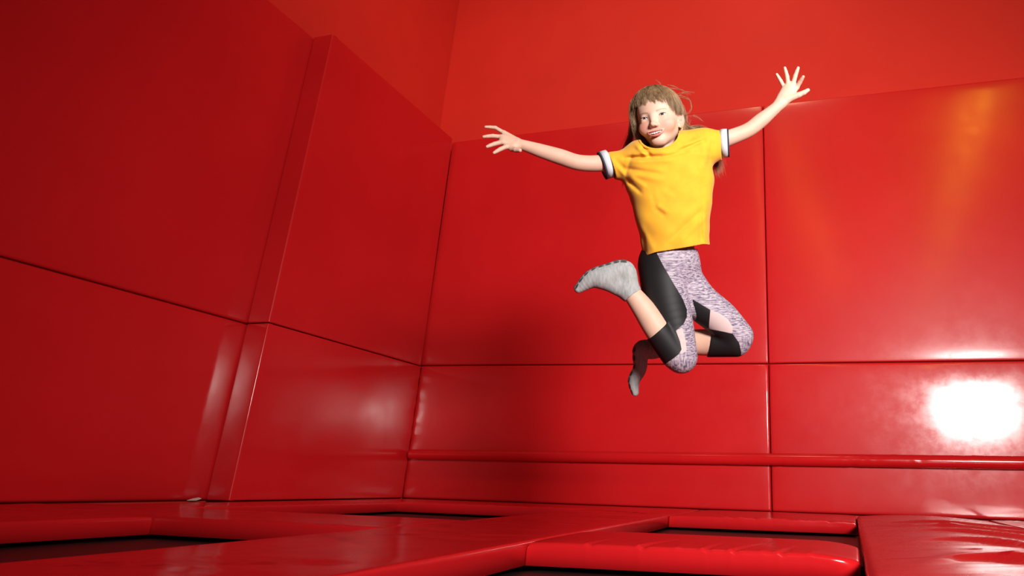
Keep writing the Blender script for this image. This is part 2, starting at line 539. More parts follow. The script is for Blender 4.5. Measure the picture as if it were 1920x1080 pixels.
# scrap of off-white material at the foot of the wall column
sc = [(0, 0, 0.001), (0.055, 0.008, 0.003), (0.062, 0.03, 0.012), (0.03, 0.04, 0.016), (0.004, 0.03, 0.010)]
sv = [np.array(p) for p in sc] + [np.array(p) + np.array([0, 0, 0.0015]) for p in sc]
sf = [(4, 3, 2, 1, 0), (5, 6, 7, 8, 9)] + [(i, (i + 1) % 5, 5 + (i + 1) % 5, 5 + i) for i in range(5)]
speck = link('white_speck', mesh_from('white_speck', sv, sf), M_SPECK, None, False)
speck.location = (-0.135, -1.76, 0.001)
tag(speck, 'small white scrap lying at the foot of the left wall', 'speck')

# ------------------------------------------------------------------ implicit-surface modelling (body, clothes)


class Field:
    """signed-distance field sampled on a (non-uniform) grid; primitives are blended in locally"""

    def __init__(self, xs, ys, zs):
        self.ax = [np.asarray(a, float) for a in (xs, ys, zs)]
        self.v = np.full([len(a) for a in self.ax], 1.0, np.float32)

    def sl(self, lo, hi):
        s = []
        for a, l, h in zip(self.ax, lo, hi):
            i0, i1 = np.searchsorted(a, l), np.searchsorted(a, h)
            s.append(slice(max(0, i0 - 1), min(len(a), i1 + 1)))
        return tuple(s)

    def pts(self, s):
        return (self.ax[0][s[0]][:, None, None], self.ax[1][s[1]][None, :, None], self.ax[2][s[2]][None, None, :])

    def comb(self, s, d, k, op):
        v = self.v[s]
        if op == 'add':
            if k > 0:
                h = np.maximum(k - np.abs(v - d), 0) / k
                self.v[s] = np.minimum(v, d) - h * h * k * 0.25
            else:
                self.v[s] = np.minimum(v, d)
        else:
            d = -d
            if k > 0:
                h = np.maximum(k - np.abs(v - d), 0) / k
                self.v[s] = np.maximum(v, d) + h * h * k * 0.25
            else:
                self.v[s] = np.maximum(v, d)

    def cone(self, a, b, ra, rb, k=0.01, op='add', flat=None, fs=1.0):
        a, b = np.array(a, float), np.array(b, float)
        mrg = 0.016 + k
        R = max(ra, rb) * max(1.0, 1.0 / fs) + mrg
        s = self.sl(np.minimum(a, b) - R, np.maximum(a, b) + R)
        if 0 in self.v[s].shape:
            return
        X, Y, Z = self.pts(s)
        ba = b - a
        L2 = max(ba @ ba, 1e-12)
        px, py, pz = X - a[0], Y - a[1], Z - a[2]
        t = np.clip((px * ba[0] + py * ba[1] + pz * ba[2]) / L2, 0, 1)
        qx, qy, qz = px - t * ba[0], py - t * ba[1], pz - t * ba[2]
        q2 = qx * qx + qy * qy + qz * qz
        if flat is not None:
            n = np.array(flat, float)
            n /= np.linalg.norm(n)
            c = qx * n[0] + qy * n[1] + qz * n[2]
            q2 = q2 + c * c * (fs * fs - 1)
        d = np.sqrt(q2) - (ra + t * (rb - ra))
        if fs > 1:
            d = d / (1 + 0.5 * (fs - 1))
        self.comb(s, d.astype(np.float32), k, op)

    def chain(self, pts, rs, k=0.01, op='add', flat=None, fs=1.0, sub=5):
        """one smooth tapering tube through pts"""
        pts, rs = np.array(pts, float), np.array(rs, float)
        q = np.concatenate([pts, rs[:, None]], 1)
        n = len(q)
        out = []
        for s_ in range(n - 1):
            p0, p1, p2, p3 = q[max(s_ - 1, 0)], q[s_], q[s_ + 1], q[min(s_ + 2, n - 1)]
            for f in np.arange(sub) / sub:
                out.append(0.5 * ((2 * p1) + (-p0 + p2) * f + (2 * p0 - 5 * p1 + 4 * p2 - p3) * f * f + (-p0 + 3 * p1 - 3 * p2 + p3) * f ** 3))
        out.append(q[-1])
        tmp = Field.__new__(Field)
        tmp.ax = self.ax
        R = rs.max() + 0.02 + k
        s = self.sl(pts.min(0) - R, pts.max(0) + R)
        if 0 in self.v[s].shape:
            return
        tmp.ax = [a[t] for a, t in zip(self.ax, s)]
        tmp.v = np.full(self.v[s].shape, 1.0, np.float32)
        for a, b in zip(out[:-1], out[1:]):
            tmp.cone(a[:3], b[:3], a[3], b[3], 0.0, 'add', flat, fs)
        self.comb(s, tmp.v, k, op)

    def ell(self, c, r, R=None, k=0.01, op='add'):
        c, r = np.array(c, float), np.array(r, float)
        R = np.eye(3) if R is None else np.array(R, float)          # columns: local axes
        ext = np.abs(R) @ r + 0.02 + k
        s = self.sl(c - ext, c + ext)
        if 0 in self.v[s].shape:
            return
        X, Y, Z = self.pts(s)
        p = (X - c[0], Y - c[1], Z - c[2])
        k0 = k1 = 0
        for i in range(3):
            q = p[0] * R[0, i] + p[1] * R[1, i] + p[2] * R[2, i]
            k0 = k0 + (q / r[i]) ** 2
            k1 = k1 + (q / r[i] ** 2) ** 2
        k0, k1 = np.sqrt(k0), np.sqrt(k1)
        d = k0 * (k0 - 1) / np.maximum(k1, 1e-9)
        self.comb(s, d.astype(np.float32), k, op)

    def func(self, lo, hi, fn, k, op='add'):
        s = self.sl(lo, hi)
        X, Y, Z = np.broadcast_arrays(*self.pts(s))
        self.comb(s, fn(X, Y, Z).astype(np.float32), k, op)

    def mesh(self):
        """surface nets: vertices (n,3), quads (m,4)"""
        v = self.v
        ins = v < 0
        c = np.zeros([n - 1 for n in v.shape], np.int8)
        for i in (0, 1):
            for j in (0, 1):
                for k in (0, 1):
                    c += ins[i:v.shape[0] - 1 + i, j:v.shape[1] - 1 + j, k:v.shape[2] - 1 + k]
        act = np.argwhere((c > 0) & (c < 8))
        del c
        ids = np.full([n - 1 for n in v.shape], -1, np.int32)
        ids[act[:, 0], act[:, 1], act[:, 2]] = np.arange(len(act))
        acc = np.zeros((len(act), 3))
        cnt = np.zeros(len(act))
        corners = [(i, j, k) for i in (0, 1) for j in (0, 1) for k in (0, 1)]
        val = {q: v[act[:, 0] + q[0], act[:, 1] + q[1], act[:, 2] + q[2]].astype(float) for q in corners}
        A = [self.ax[d][act[:, d]] for d in range(3)]
        S = [self.ax[d][act[:, d] + 1] - A[d] for d in range(3)]
        for q in corners:
            for d in range(3):
                if q[d] == 0:
                    q2 = tuple(q[e] + (1 if e == d else 0) for e in range(3))
                    va, vb = val[q], val[q2]
                    mk = (va < 0) != (vb < 0)
                    t = np.where(mk, va / np.where(np.abs(va - vb) < 1e-12, 1, va - vb), 0)
                    for e in range(3):
                        pos = A[e] + S[e] * (q[e] if e != d else t)
                        acc[:, e] += np.where(mk, pos, 0)
                    cnt += mk
        verts = acc / np.maximum(cnt, 1)[:, None]
        quads = []
        for d in range(3):
            e, g_ = (d + 1) % 3, (d + 2) % 3
            a = np.take(ins, range(0, v.shape[d] - 1), axis=d)
            b = np.take(ins, range(1, v.shape[d]), axis=d)
            x = np.argwhere(a != b)
            ok = (x[:, e] > 0) & (x[:, g_] > 0) & (x[:, e] < v.shape[e] - 1) & (x[:, g_] < v.shape[g_] - 1)
            x = x[ok]
            fl = a[x[:, 0], x[:, 1], x[:, 2]]
            off = []
            for (de, dg) in ((-1, -1), (0, -1), (0, 0), (-1, 0)):
                y = x.copy()
                y[:, e] += de
                y[:, g_] += dg
                off.append(ids[y[:, 0], y[:, 1], y[:, 2]])
            q = np.stack(off, 1)
            q[~fl] = q[~fl][:, ::-1]
            quads.append(q)
        return verts, np.concatenate(quads)


def relax(v, q, it=1, lam=0.5):
    e = np.concatenate([q[:, [0, 1]], q[:, [1, 2]], q[:, [2, 3]], q[:, [3, 0]]])
    for _ in range(it):
        s = np.zeros_like(v)
        n = np.zeros(len(v))
        for a, b in ((0, 1), (1, 0)):
            for d in range(3):
                s[:, d] += np.bincount(e[:, a], v[e[:, b], d], len(v))
            n += np.bincount(e[:, a], minlength=len(v))
        v = v + lam * (s / np.maximum(n, 1)[:, None] - v)
    return v


def fast_mesh(name, v, q):
    me = bpy.data.meshes.new(name)
    me.vertices.add(len(v))
    me.vertices.foreach_set('co', np.asarray(v, np.float32).ravel())
    n = len(q)
    me.loops.add(n * 4)
    me.loops.foreach_set('vertex_index', np.asarray(q, np.int32).ravel())
    me.polygons.add(n)
    me.polygons.foreach_set('loop_start', np.arange(0, n * 4, 4, dtype=np.int32))
    me.update(calc_edges=True)
    me.validate()
    return me


def attr(me, name, data):
    a = me.attributes.new(name, 'FLOAT', 'POINT')
    a.data.foreach_set('value', np.asarray(data, np.float32))


def attr_node(nt, name):
    n = nd(nt, 'ShaderNodeAttribute')
    n.attribute_name = name
    return n.outputs['Fac']


def mixc(nt, fac, a, b):
    n = nd(nt, 'ShaderNodeMix')
    n.data_type = 'RGBA'
    for s, val in ((n.inputs[0], fac), (n.inputs[6], a), (n.inputs[7], b)):
        if isinstance(val, (tuple, list)):
            s.default_value = rgba(val)
        elif isinstance(val, float):
            s.default_value = val
        else:
            nt.links.new(val, s)
    return n.outputs[2]


def step_(nt, src, lo, hi):
    n = nd(nt, 'ShaderNodeMapRange')
    n.inputs['From Min'].default_value = lo
    n.inputs['From Max'].default_value = hi
    nt.links.new(src, n.inputs[0])
    return n.outputs[0]


# ------------------------------------------------------------------ the girl: own frame, x right, y up, z towards where she looks
Z0 = 2.30
GIRL = CAM_POS + CAM_F * Z0
person = empty('person', (0, 0, 0))
tag(person, 'girl in yellow shirt leaping with spread arms and bent knees above the trampolines', 'person')
gm = Matrix([list(a) + [0] for a in np.array([CAM_R, CAM_U, -CAM_F]).T] + [[0, 0, 0, 1]])
gm.translation = Vector(GIRL)
person.matrix_world = gm


def P(px, py, d=0.0):
    z = Z0 - d
    return np.array([(px - PPX) / F_PX * z, (PPY - py) / F_PX * z, d])


def to_px(v):
    z = Z0 - v[:, 2]
    return np.stack([PPX + F_PX * v[:, 0] / z, PPY - F_PX * v[:, 1] / z], 1)


U = Z0 / F_PX                                  # metres per photo pixel at the girl

# head frame
YAW, ROLL, PITCH = math.radians(-16), math.radians(11), math.radians(3)


def rotm(ax, a):
    return np.array(Matrix.Rotation(a, 3, ax))


HR = rotm('Z', ROLL) @ rotm('Y', YAW) @ rotm('X', -PITCH)
HO = P(1236, 224.5, 0.02)
HS = 1.0


def H(x, y, z):
    return HO + HR @ (np.array([x, y, z]) * HS)


def to_head(v):
    return ((v - HO) @ HR) / HS


# skeleton
SHL, ELL_, WRL = P(1188, 298), P(1080, 305, 0.02), P(972, 270, 0.03)
SHR, ELR, WRR = P(1316, 276), P(1403, 244, 0.01), P(1463, 195, 0.02)
HIPA, KNA, ANA = P(1243, 505, 0.0), P(1277, 671, 0.09), P(1181, 541, 0.085)
HIPB, KNB, ANB = P(1281, 510, -0.02), P(1384, 631, 0.0), P(1222, 655, -0.10)


def limb_leg(F, grow, k=0.012):
    # thigh A (nearer leg), thigh B
    F.chain([P(1243, 500, 0.0), P(1250, 560, 0.035), P(1266, 620, 0.07), P(1277, 669, 0.09)], [0.083 + grow, 0.076 + grow, 0.062 + grow, 0.053 + grow], k)
    F.chain([P(1271, 512, -0.02), P(1309, 562, -0.01), P(1350, 596, 0.0), P(1383, 630, 0.0)], [0.070 + grow, 0.063 + grow, 0.060 + grow, 0.053 + grow], k)
    F.ell(P(1257, 492, -0.01), (0.092 + grow, 0.075 + grow, 0.080 + grow), None, 0.03)


LEGA = ([P(1267, 664, 0.10), P(1232, 617, 0.105), P(1208, 581, 0.095), P(1181, 545, 0.085)], [0.044, 0.0415, 0.0365, 0.0275])
LEGB = ([P(1379, 641, 0.0), P(1332, 642, -0.035), P(1290, 643, -0.06), P(1222, 655, -0.10)], [0.046, 0.045, 0.042, 0.0275])
FOOTA = ([P(1181, 545, 0.085), P(1172, 508, 0.08), P(1140, 516, 0.085), P(1110, 523, 0.088), P(1085, 541, 0.09)], [0.029, 0.033, 0.037, 0.029, 0.015])
FOOTB = ([P(1222, 655, -0.10), P(1202, 655, -0.105), P(1200, 690, -0.10), P(1189, 713, -0.095), P(1191, 736, -0.09)], [0.030, 0.028, 0.024, 0.021, 0.0125])

HANDR = dict(
    wrist=WRR,
    knuck=[P(1471, 165, 0.01), P(1478, 159, 0.016), P(1487, 158, 0.02), P(1494, 164, 0.024)],
    mid=[P(1464, 152, 0.006), P(1476, 144, 0.016), P(1491, 143, 0.024), P(1500, 154, 0.034)],
    tip=[P(1456.5, 139.5, 0.012), P(1471.5, 127.5, 0.018), P(1496.5, 127.5, 0.030), P(1506, 144, 0.050)],
    thumb=[P(1477, 186, 0.024), P(1498, 178, 0.034), P(1507, 174, 0.038), P(1515, 169, 0.040)])
HANDL = dict(
    wrist=WRL,
    knuck=[P(945, 249, 0.02), P(942, 257, 0.032), P(943, 266, 0.044), P(949, 275, 0.052)],
    mid=[P(929, 239.5, 0.02), P(924, 255, 0.036), P(927, 270, 0.052), P(938, 280, 0.062)],
    tip=[P(910.5, 238, 0.026), P(907, 256.5, 0.042), P(913.5, 275, 0.060), P(926.5, 286.5, 0.070)],
    thumb=[P(966, 272, 0.036), P(960, 279, 0.052), P(967, 281, 0.066), P(975, 282, 0.078)])


def hand(F, h):
    wr = h['wrist']
    mc = np.mean(h['knuck'], axis=0)
    ax = mc - wr
    side = h['knuck'][3] - h['knuck'][0]
    nrm = np.cross(ax, side)
    nrm /= np.linalg.norm(nrm)
    sd = side / np.linalg.norm(side)
    for i, kn in enumerate(h['knuck']):
        a = wr + sd * (-0.012 + 0.008 * i) + ax * 0.08
        F.cone(a, kn, 0.0115, 0.0085, 0.008)
    F.cone(wr, wr + ax * 0.35, 0.0165, 0.016, 0.008, flat=nrm, fs=1.35)
    F.cone(wr + ax * 0.35, mc - ax * 0.05, 0.019, 0.018, 0.008, flat=nrm, fs=1.8)
    fr = [0.0062, 0.0069, 0.0072, 0.0070]
    for i in range(4):
        k_, m_, t_ = h['knuck'][i], h['mid'][i], h['tip'][i]
        q = t_ + (m_ - t_) * 0.45
        q = q + (m_ - k_) * 0.03
        F.cone(k_, m_, fr[i] * 1.12, fr[i] * 1.0, 0.003)
        F.cone(m_, q, fr[i] * 1.02, fr[i] * 0.9, 0.002)
        F.cone(q, t_, fr[i] * 0.9, fr[i] * 0.72, 0.001)
    a, b, c, d = h['thumb']
    F.cone(a, b, 0.0125, 0.0095, 0.007)
    F.cone(b, c, 0.0090, 0.0082, 0.003)
    F.cone(c, d, 0.0082, 0.0062, 0.002)


def axis_mix(lo, hi, fine, f, c):
    """coordinate samples: step c, refined to f inside the fine intervals"""
    out = [lo]
    while out[-1] < hi:
        x = out[-1]
        inf = any(a - c <= x <= b for a, b in fine)
        out.append(x + (f if inf else c))
    return np.array(out)


def smile(x):
    """centre line and half-opening of the smiling mouth, head frame"""
    t = x / 0.0245
    return -0.0575 + 0.0062 * t * t, 0.0048 * np.clip(1 - t * t, 0, 1)


F = Field(axis_mix(-0.625, 0.52, [(-0.612, -0.45), (-0.125, 0.085), (0.36, 0.51)], 0.0015, 0.0045),
          axis_mix(-0.53, 0.60, [(0.262, 0.590)], 0.0015, 0.0045),
          axis_mix(-0.20, 0.20, [(0.0, 0.135)], 0.0015, 0.0040))
# torso under the shirt, pelvis, neck
F.chain([P(1253, 300), P(1255, 380), P(1259, 450), P(1258, 500, -0.01)], [0.060, 0.064, 0.072, 0.078], 0.03, flat=(0, 0, 1), fs=1.15)
F.cone(SHL, SHR, 0.028, 0.028, 0.03)
F.cone(P(1252, 290, -0.01), H(0.0, -0.045, -0.015), 0.040, 0.035, 0.02)
for q_ in (P(1206, 297, 0), P(1298, 280, 0)):
    F.cone(P(1250, 284, -0.01), q_, 0.030, 0.028, 0.02)
# arms
F.chain([SHL, P(1128, 306, 0.01), ELL_ + np.array([0.01, 0, 0]), P(1050, 294, 0.022), P(1013, 282.5, 0.026), P(985, 273.5, 0.03), WRL], [0.032, 0.0280, 0.0265, 0.0265, 0.0230, 0.0185, 0.0175], 0.012)
F.chain([SHR, P(1370, 257.5, 0.005), ELR, P(1426, 226.5, 0.014), P(1446, 210, 0.018), WRR], [0.032, 0.0265, 0.0245, 0.0245, 0.0205, 0.0180], 0.012)
hand(F, HANDR)
hand(F, HANDL)
# legs and feet
limb_leg(F, -0.006)
F.chain(*LEGA, k=0.004)
F.chain(*LEGB, k=0.015)
F.chain(FOOTA[0], [r - 0.004 for r in FOOTA[1]], 0.012)
F.chain(FOOTB[0], [r - 0.004 for r in FOOTB[1]], 0.012)
# ---- head
I3 = HR
F.ell(H(0, 0.022, -0.014), (0.068, 0.078, 0.086), I3, 0.0)
F.ell(H(0, -0.017, 0.018), (0.0585, 0.067, 0.0612), I3, 0.02)
F.ell(H(0, 0.034, 0.029), (0.056, 0.045, 0.040), I3, 0.02)
F.ell(H(0, -0.0785, 0.053), (0.018, 0.0130, 0.016), I3, 0.022)
for s in (-1, 1):
    F.cone(H(s * 0.036, -0.046, 0.0), H(s * 0.011, -0.078, 0.046), 0.018, 0.013, 0.018)
    F.ell(H(s * 0.034, -0.031, 0.050), (0.024, 0.019, 0.0195), I3, 0.022)           # smiling cheek
    F.ell(H(s * 0.0300, -0.0005, 0.0825), (0.0150, 0.0085, 0.0070), I3, 0.012, 'sub')  # socket
    F.ell(H(s * 0.0305, -0.001, 0.0585), (0.0150, 0.0140, 0.0142), I3, 0.004)       # lids
    F.ell(H(s * 0.0305, -0.010, 0.0665), (0.0130, 0.0030, 0.0050), I3, 0.005)       # lower-lid roll
# nose
F.cone(H(0, 0.002, 0.0740), H(0, -0.027, 0.0865), 0.0058, 0.0070, 0.014)
F.ell(H(0, -0.0295, 0.0890), (0.0085, 0.0072, 0.0082), I3, 0.007)
for s in (-1, 1):
    F.ell(H(s * 0.0092, -0.0325, 0.0820), (0.0058, 0.0052, 0.0075), I3, 0.006)
    F.ell(H(s * 0.0054, -0.0385, 0.0880), (0.0026, 0.0022, 0.0040), I3, 0.002, 'sub')
# lips
xs_ = np.linspace(-0.0262, 0.0262, 15)
for i in range(14):
    up, lo = [], []
    for x in xs_[i:i + 2]:
        yc, h = smile(x)
        z = 0.0815 - 12.0 * x * x
        up.append((H(x, yc + h + 0.0010, z - 0.0012), 0.0012 + 0.0016 * math.sqrt(max(0, 1 - (x / 0.0265) ** 2))))
        lo.append((H(x, yc - h - 0.0018, z - 0.0012), 0.0013 + 0.0022 * math.sqrt(max(0, 1 - (x / 0.0265) ** 2))))
    for L in (up, lo):
        F.cone(L[0][0], L[1][0], L[0][1], L[1][1], 0.004)
# mouth opening


def mouth(X, Y, Z):
    p = to_head(np.stack([X, Y, Z], -1))
    yc, h = smile(p[..., 0])
    d = np.abs(p[..., 1] - yc) - h
    d = np.maximum(d, np.abs(p[..., 0]) - 0.0240)
    return np.maximum(d, 0.066 - 14 * p[..., 0] ** 2 - p[..., 2])


c = H(0, -0.055, 0.078)
F.func(c - 0.035, c + 0.035, mouth, 0.0012, 'sub')
# eye openings
EYE = []
for s in (-1, 1):
    def slit(X, Y, Z, s=s):
        p = to_head(np.stack([X, Y, Z], -1))
        x = (p[..., 0] - s * 0.0305) / 0.0122
        up = 0.0038 * (1 - np.abs(x) ** 2.2)
        dn = -0.0027 * (1 - np.abs(x) ** 2.4)
        y = p[..., 1] + 0.0008 - s * 0.0008 * x
        d = np.maximum(y - up, dn - y)
        return np.maximum(d * 0.8, 0.060 - p[..., 2])
    c = H(s * 0.0305, 0, 0.07)
    F.func(c - 0.022, c + 0.022, slit, 0.0008, 'sub')
# ears
for s in (-1, 1):
    e = np.array(HR) @ rotm('Y', -s * math.radians(42 if s > 0 else 5)) @ rotm('X', math.radians(-10))
    c = H(0.0685 if s > 0 else -0.0650, -0.016, -0.008)
    n_ = e[:, 0] * s
    F.ell(c, (0.0050, 0.0265, 0.0165), e, 0.004)
    F.ell(c + n_ * 0.0050 + e[:, 1] * 0.004 + e[:, 2] * 0.001, (0.0040, 0.0180, 0.0105), e, 0.003, 'sub')
    F.ell(c + n_ * 0.0020 + e[:, 1] * 0.006 - e[:, 2] * 0.002, (0.0030, 0.0120, 0.0030), e, 0.003)
    F.ell(c + n_ * 0.0030 - e[:, 1] * 0.005 + e[:, 2] * 0.010, (0.0040, 0.0060, 0.0040), e, 0.003)
    F.ell(c + n_ * 0.0045 - e[:, 1] * 0.006 + e[:, 2] * 0.002, (0.0050, 0.0070, 0.0050), e, 0.002, 'sub')

bv, bq = F.mesh()
del F
bv = relax(bv, bq, 1, 0.35)
me = fast_mesh('body', bv, bq)
# skin colour regions that belong to the skin itself: lips, mouth lining, blush, brows
hp = to_head(bv)
yc, hh = smile(hp[:, 0])
front = (hp[:, 2] > 0.055) & (np.abs(hp[:, 0]) < 0.05)
lipw = np.sqrt(np.clip(1 - (hp[:, 0] / 0.0268) ** 2, 0, 1))
dy = hp[:, 1] - yc
lip = np.minimum((hh + 0.0042 * lipw) - dy, dy + hh + 0.0075 * lipw) / 0.0015
lip = np.where(front & (np.abs(hp[:, 0]) < 0.0265), lip, -5)
inner = np.minimum((hh - np.abs(dy)) / 0.001, (0.0795 - 12 * hp[:, 0] ** 2 - hp[:, 2]) / 0.0015)
inner = np.where(front & (np.abs(hp[:, 0]) < 0.026) & (hp[:, 2] < 0.082), inner, -5)
attr(me, 'lip', np.clip(lip, -3, 3))
attr(me, 'mouth', np.clip(inner, -3, 3))
bl = np.zeros(len(hp))
for s in (-1, 1):
    bl = np.maximum(bl, np.exp(-((hp[:, 0] - s * 0.038) / 0.017) ** 2 - ((hp[:, 1] + 0.028) / 0.016) ** 2) * (hp[:, 2] > 0.0))
bl = np.maximum(bl, 0.2 * np.exp(-(hp[:, 0] / 0.010) ** 2 - ((hp[:, 1] + 0.033) / 0.009) ** 2) * (hp[:, 2] > 0.08))
bl = np.maximum(bl, 0.7 * ((np.abs(hp[:, 0]) > 0.066) & (np.abs(hp[:, 1]) < 0.05) & (hp[:, 2] < 0.03) & (np.abs(hp[:, 0]) < 0.1)))
attr(me, 'blush', bl)
br = np.full(len(hp), -3.0)
for s in (-1, 1):
    t = (hp[:, 0] * s - 0.013) / 0.033
    yb = 0.0115 + 0.0050 * np.sin(np.clip(t, 0, 1) * 2.2)
    wd = 0.0026 * np.clip(1.1 - 0.65 * t, 0, 1)
    q = np.where((t > 0) & (t < 1) & (hp[:, 2] > 0.02), (wd - np.abs(hp[:, 1] - yb)) / 0.0015, -3)
    br = np.maximum(br, q)
attr(me, 'brow', np.clip(br, -3, 3))

M_SKIN, nt, bs = mat_new('skin')
col = ramp(nt, noise(nt, 22, 4), 0.3, (0.63, 0.375, 0.275, 1), 0.7, (0.68, 0.415, 0.312, 1))
col = mixc(nt, attr_node(nt, 'blush'), col, (0.68, 0.27, 0.20))
col = mixc(nt, nd(nt, 'ShaderNodeMath', operation='MULTIPLY').outputs[0], col, (0.30, 0.16, 0.085))
mul = [n for n in nt.nodes if n.type == 'MATH'][-1]
nt.links.new(step_(nt, attr_node(nt, 'brow'), -1.2, 1.0), mul.inputs[0])
mul.inputs[1].default_value = 0.75
lipf = step_(nt, attr_node(nt, 'lip'), -0.8, 0.8)
mul2 = nd(nt, 'ShaderNodeMath', operation='MULTIPLY')
nt.links.new(lipf, mul2.inputs[0])
mul2.inputs[1].default_value = 0.85
col = mixc(nt, mul2.outputs[0], col, (0.50, 0.115, 0.10))
col = mixc(nt, step_(nt, attr_node(nt, 'mouth'), -0.6, 0.6), col, (0.13, 0.02, 0.02))
nt.links.new(col, bs.inputs['Base Color'])
bs.inputs['Roughness'].default_value = 0.58
bs.inputs['Subsurface Weight'].default_value = 0.2
bs.inputs['Subsurface Radius'].default_value = (0.012, 0.005, 0.003)
bs.inputs['Subsurface Scale'].default_value = 0.4
bump(nt, bs, noise(nt, 400, 2), 0.15, 0.0004)
body = link('body', me, M_SKIN, person)
body['label'] = 'fair skinned body with smiling face and spread fingers'

# ---- eyes, lashes, teeth
M_EYE, nt, bs = mat_new('eyeball')
tc = nd(nt, 'ShaderNodeTexCoord')
gv = nd(nt, 'ShaderNodeVectorMath', operation='DISTANCE')
nt.links.new(tc.outputs['Object'], gv.inputs[0])
gv.inputs[1].default_value = (0, 0, 0.0125)
iris = ramp(nt, gv.outputs['Value'], 0.0022, (0.008, 0.007, 0.007, 1), 0.0032, (0.045, 0.056, 0.065, 1))
r2 = nd(nt, 'ShaderNodeMapRange')
r2.inputs['From Min'].default_value, r2.inputs['From Max'].default_value = 0.0060, 0.0067
nt.links.new(gv.outputs['Value'], r2.inputs[0])
nt.links.new(mixc(nt, r2.outputs[0], iris, (0.80, 0.76, 0.74)), bs.inputs['Base Color'])
bs.inputs['Roughness'].default_value = 0.08


def uv_sphere(name, r, mt, parent, seg=28, ring=18, sc=(1, 1, 1)):
    v, f = [(0, 0, r * sc[2])], []
    for i in range(1, ring):
        a = PI * i / ring
        for k in range(seg):
            b = 2 * PI * k / seg
            v.append((r * math.sin(a) * math.cos(b) * sc[0], r * math.sin(a) * math.sin(b) * sc[1], r * math.cos(a) * sc[2]))
    v.append((0, 0, -r * sc[2]))
    for k in range(seg):
        f.append((0, 1 + k, 1 + (k + 1) % seg))
        f.append((len(v) - 1, 1 + (ring - 2) * seg + (k + 1) % seg, 1 + (ring - 2) * seg + k))
    for i in range(ring - 2):
        for k in range(seg):
            f.append((1 + i * seg + k, 1 + (i + 1) * seg + k, 1 + (i + 1) * seg + (k + 1) % seg, 1 + i * seg + (k + 1) % seg))
    return link(name, mesh_from(name, v, f), mt, parent)


M_LASH = plain('lash', (0.05, 0.03, 0.02), 0.7)
M_TEETH = plain('tooth_enamel', (0.82, 0.76, 0.68), 0.25)
M_IN = HR @ rotm('Y', math.radians(8)) @ rotm('X', math.radians(2))
for s in (-1, 1):
    e = uv_sphere('eyeball', 0.0125, M_EYE, body)
    mw = Matrix([list(M_IN[i]) + [0] for i in range(3)] + [[0, 0, 0, 1]])
    mw.translation = Vector(H(s * 0.0305, -0.001, 0.0592))
    e.matrix_local = mw
    pts = []
    for t in np.linspace(-1.05, 1.05, 13):
        x = s * 0.0305 + 0.0122 * t
        y = -0.0008 + s * 0.0008 * t + 0.0039 * (1 - min(1, abs(t)) ** 2.2)
        zz = 0.0588 + math.sqrt(max(0.0140 ** 2 - (0.0122 * t) ** 2 - (y + 0.001) ** 2, 1e-6))
        pts.append(H(x, y + 0.0003, zz + 0.0003))
    tube('eyelash', pts, [0.0004] + [0.0009] * 11 + [0.0004], M_LASH, body, 6)
# upper teeth: a row of separate crowns
for x, wd, ht in ((-0.0203, 0.0024, 0.0022), (-0.0156, 0.0026, 0.0026), (-0.0102, 0.0029, 0.0030), (-0.0037, 0.0036, 0.0036), (0.0040, 0.0035, 0.0035), (0.0104, 0.0027, 0.0028), (0.0156, 0.0025, 0.0025), (0.0202, 0.0023, 0.0021)):
    yc, h = smile(x)
    t_ = uv_sphere('tooth', 1.0, M_TEETH, body, 16, 12)
    for vt in t_.data.vertices:
        vt.co = Vector([math.copysign(abs(q) ** 0.55, q) * k_ for q, k_ in zip(vt.co, (wd, ht, 0.0020))])
    mw = Matrix([list((HR @ rotm('Y', -x * 22))[k]) + [0] for k in range(3)] + [[0, 0, 0, 1]])
    mw.translation = Vector(H(x, yc + h - ht * 0.62, 0.0768 - 13 * x * x))
    t_.matrix_local = mw
tg = uv_sphere('tongue', 1.0, plain('tongue_pink', (0.50, 0.13, 0.12), 0.4), body, 16, 10, (0.014, 0.0050, 0.008))
mw = Matrix([list(HR[k]) + [0] for k in range(3)] + [[0, 0, 0, 1]])
mw.translation = Vector(H(0, -0.0622, 0.069))
tg.matrix_local = mw

# ------------------------------------------------------------------ clothes


def seg_d(px, a, b):
    a, b = np.array(a, float), np.array(b, float)
    ba = b - a
    t = np.clip(((px - a) @ ba) / (ba @ ba), 0, 1)
    return np.linalg.norm(px - a - t[..., None] * ba, axis=-1), t


def poly_sd(px, poly):
    """signed distance to a polygon, positive inside"""
    poly = np.array(poly, float)
    d = np.full(len(px), 1e9)
    ins = np.zeros(len(px), bool)
    n = len(poly)
    for i in range(n):
        a, b = poly[i], poly[(i + 1) % n]
        d = np.minimum(d, seg_d(px, a, b)[0])
        c = (a[1] > px[:, 1]) != (b[1] > px[:, 1])
        with np.errstate(divide='ignore', invalid='ignore'):
            xx = (b[0] - a[0]) * (px[:, 1] - a[1]) / (b[1] - a[1]) + a[0]
        ins ^= c & (px[:, 0] < xx)
    return np.where(ins, d, -d)


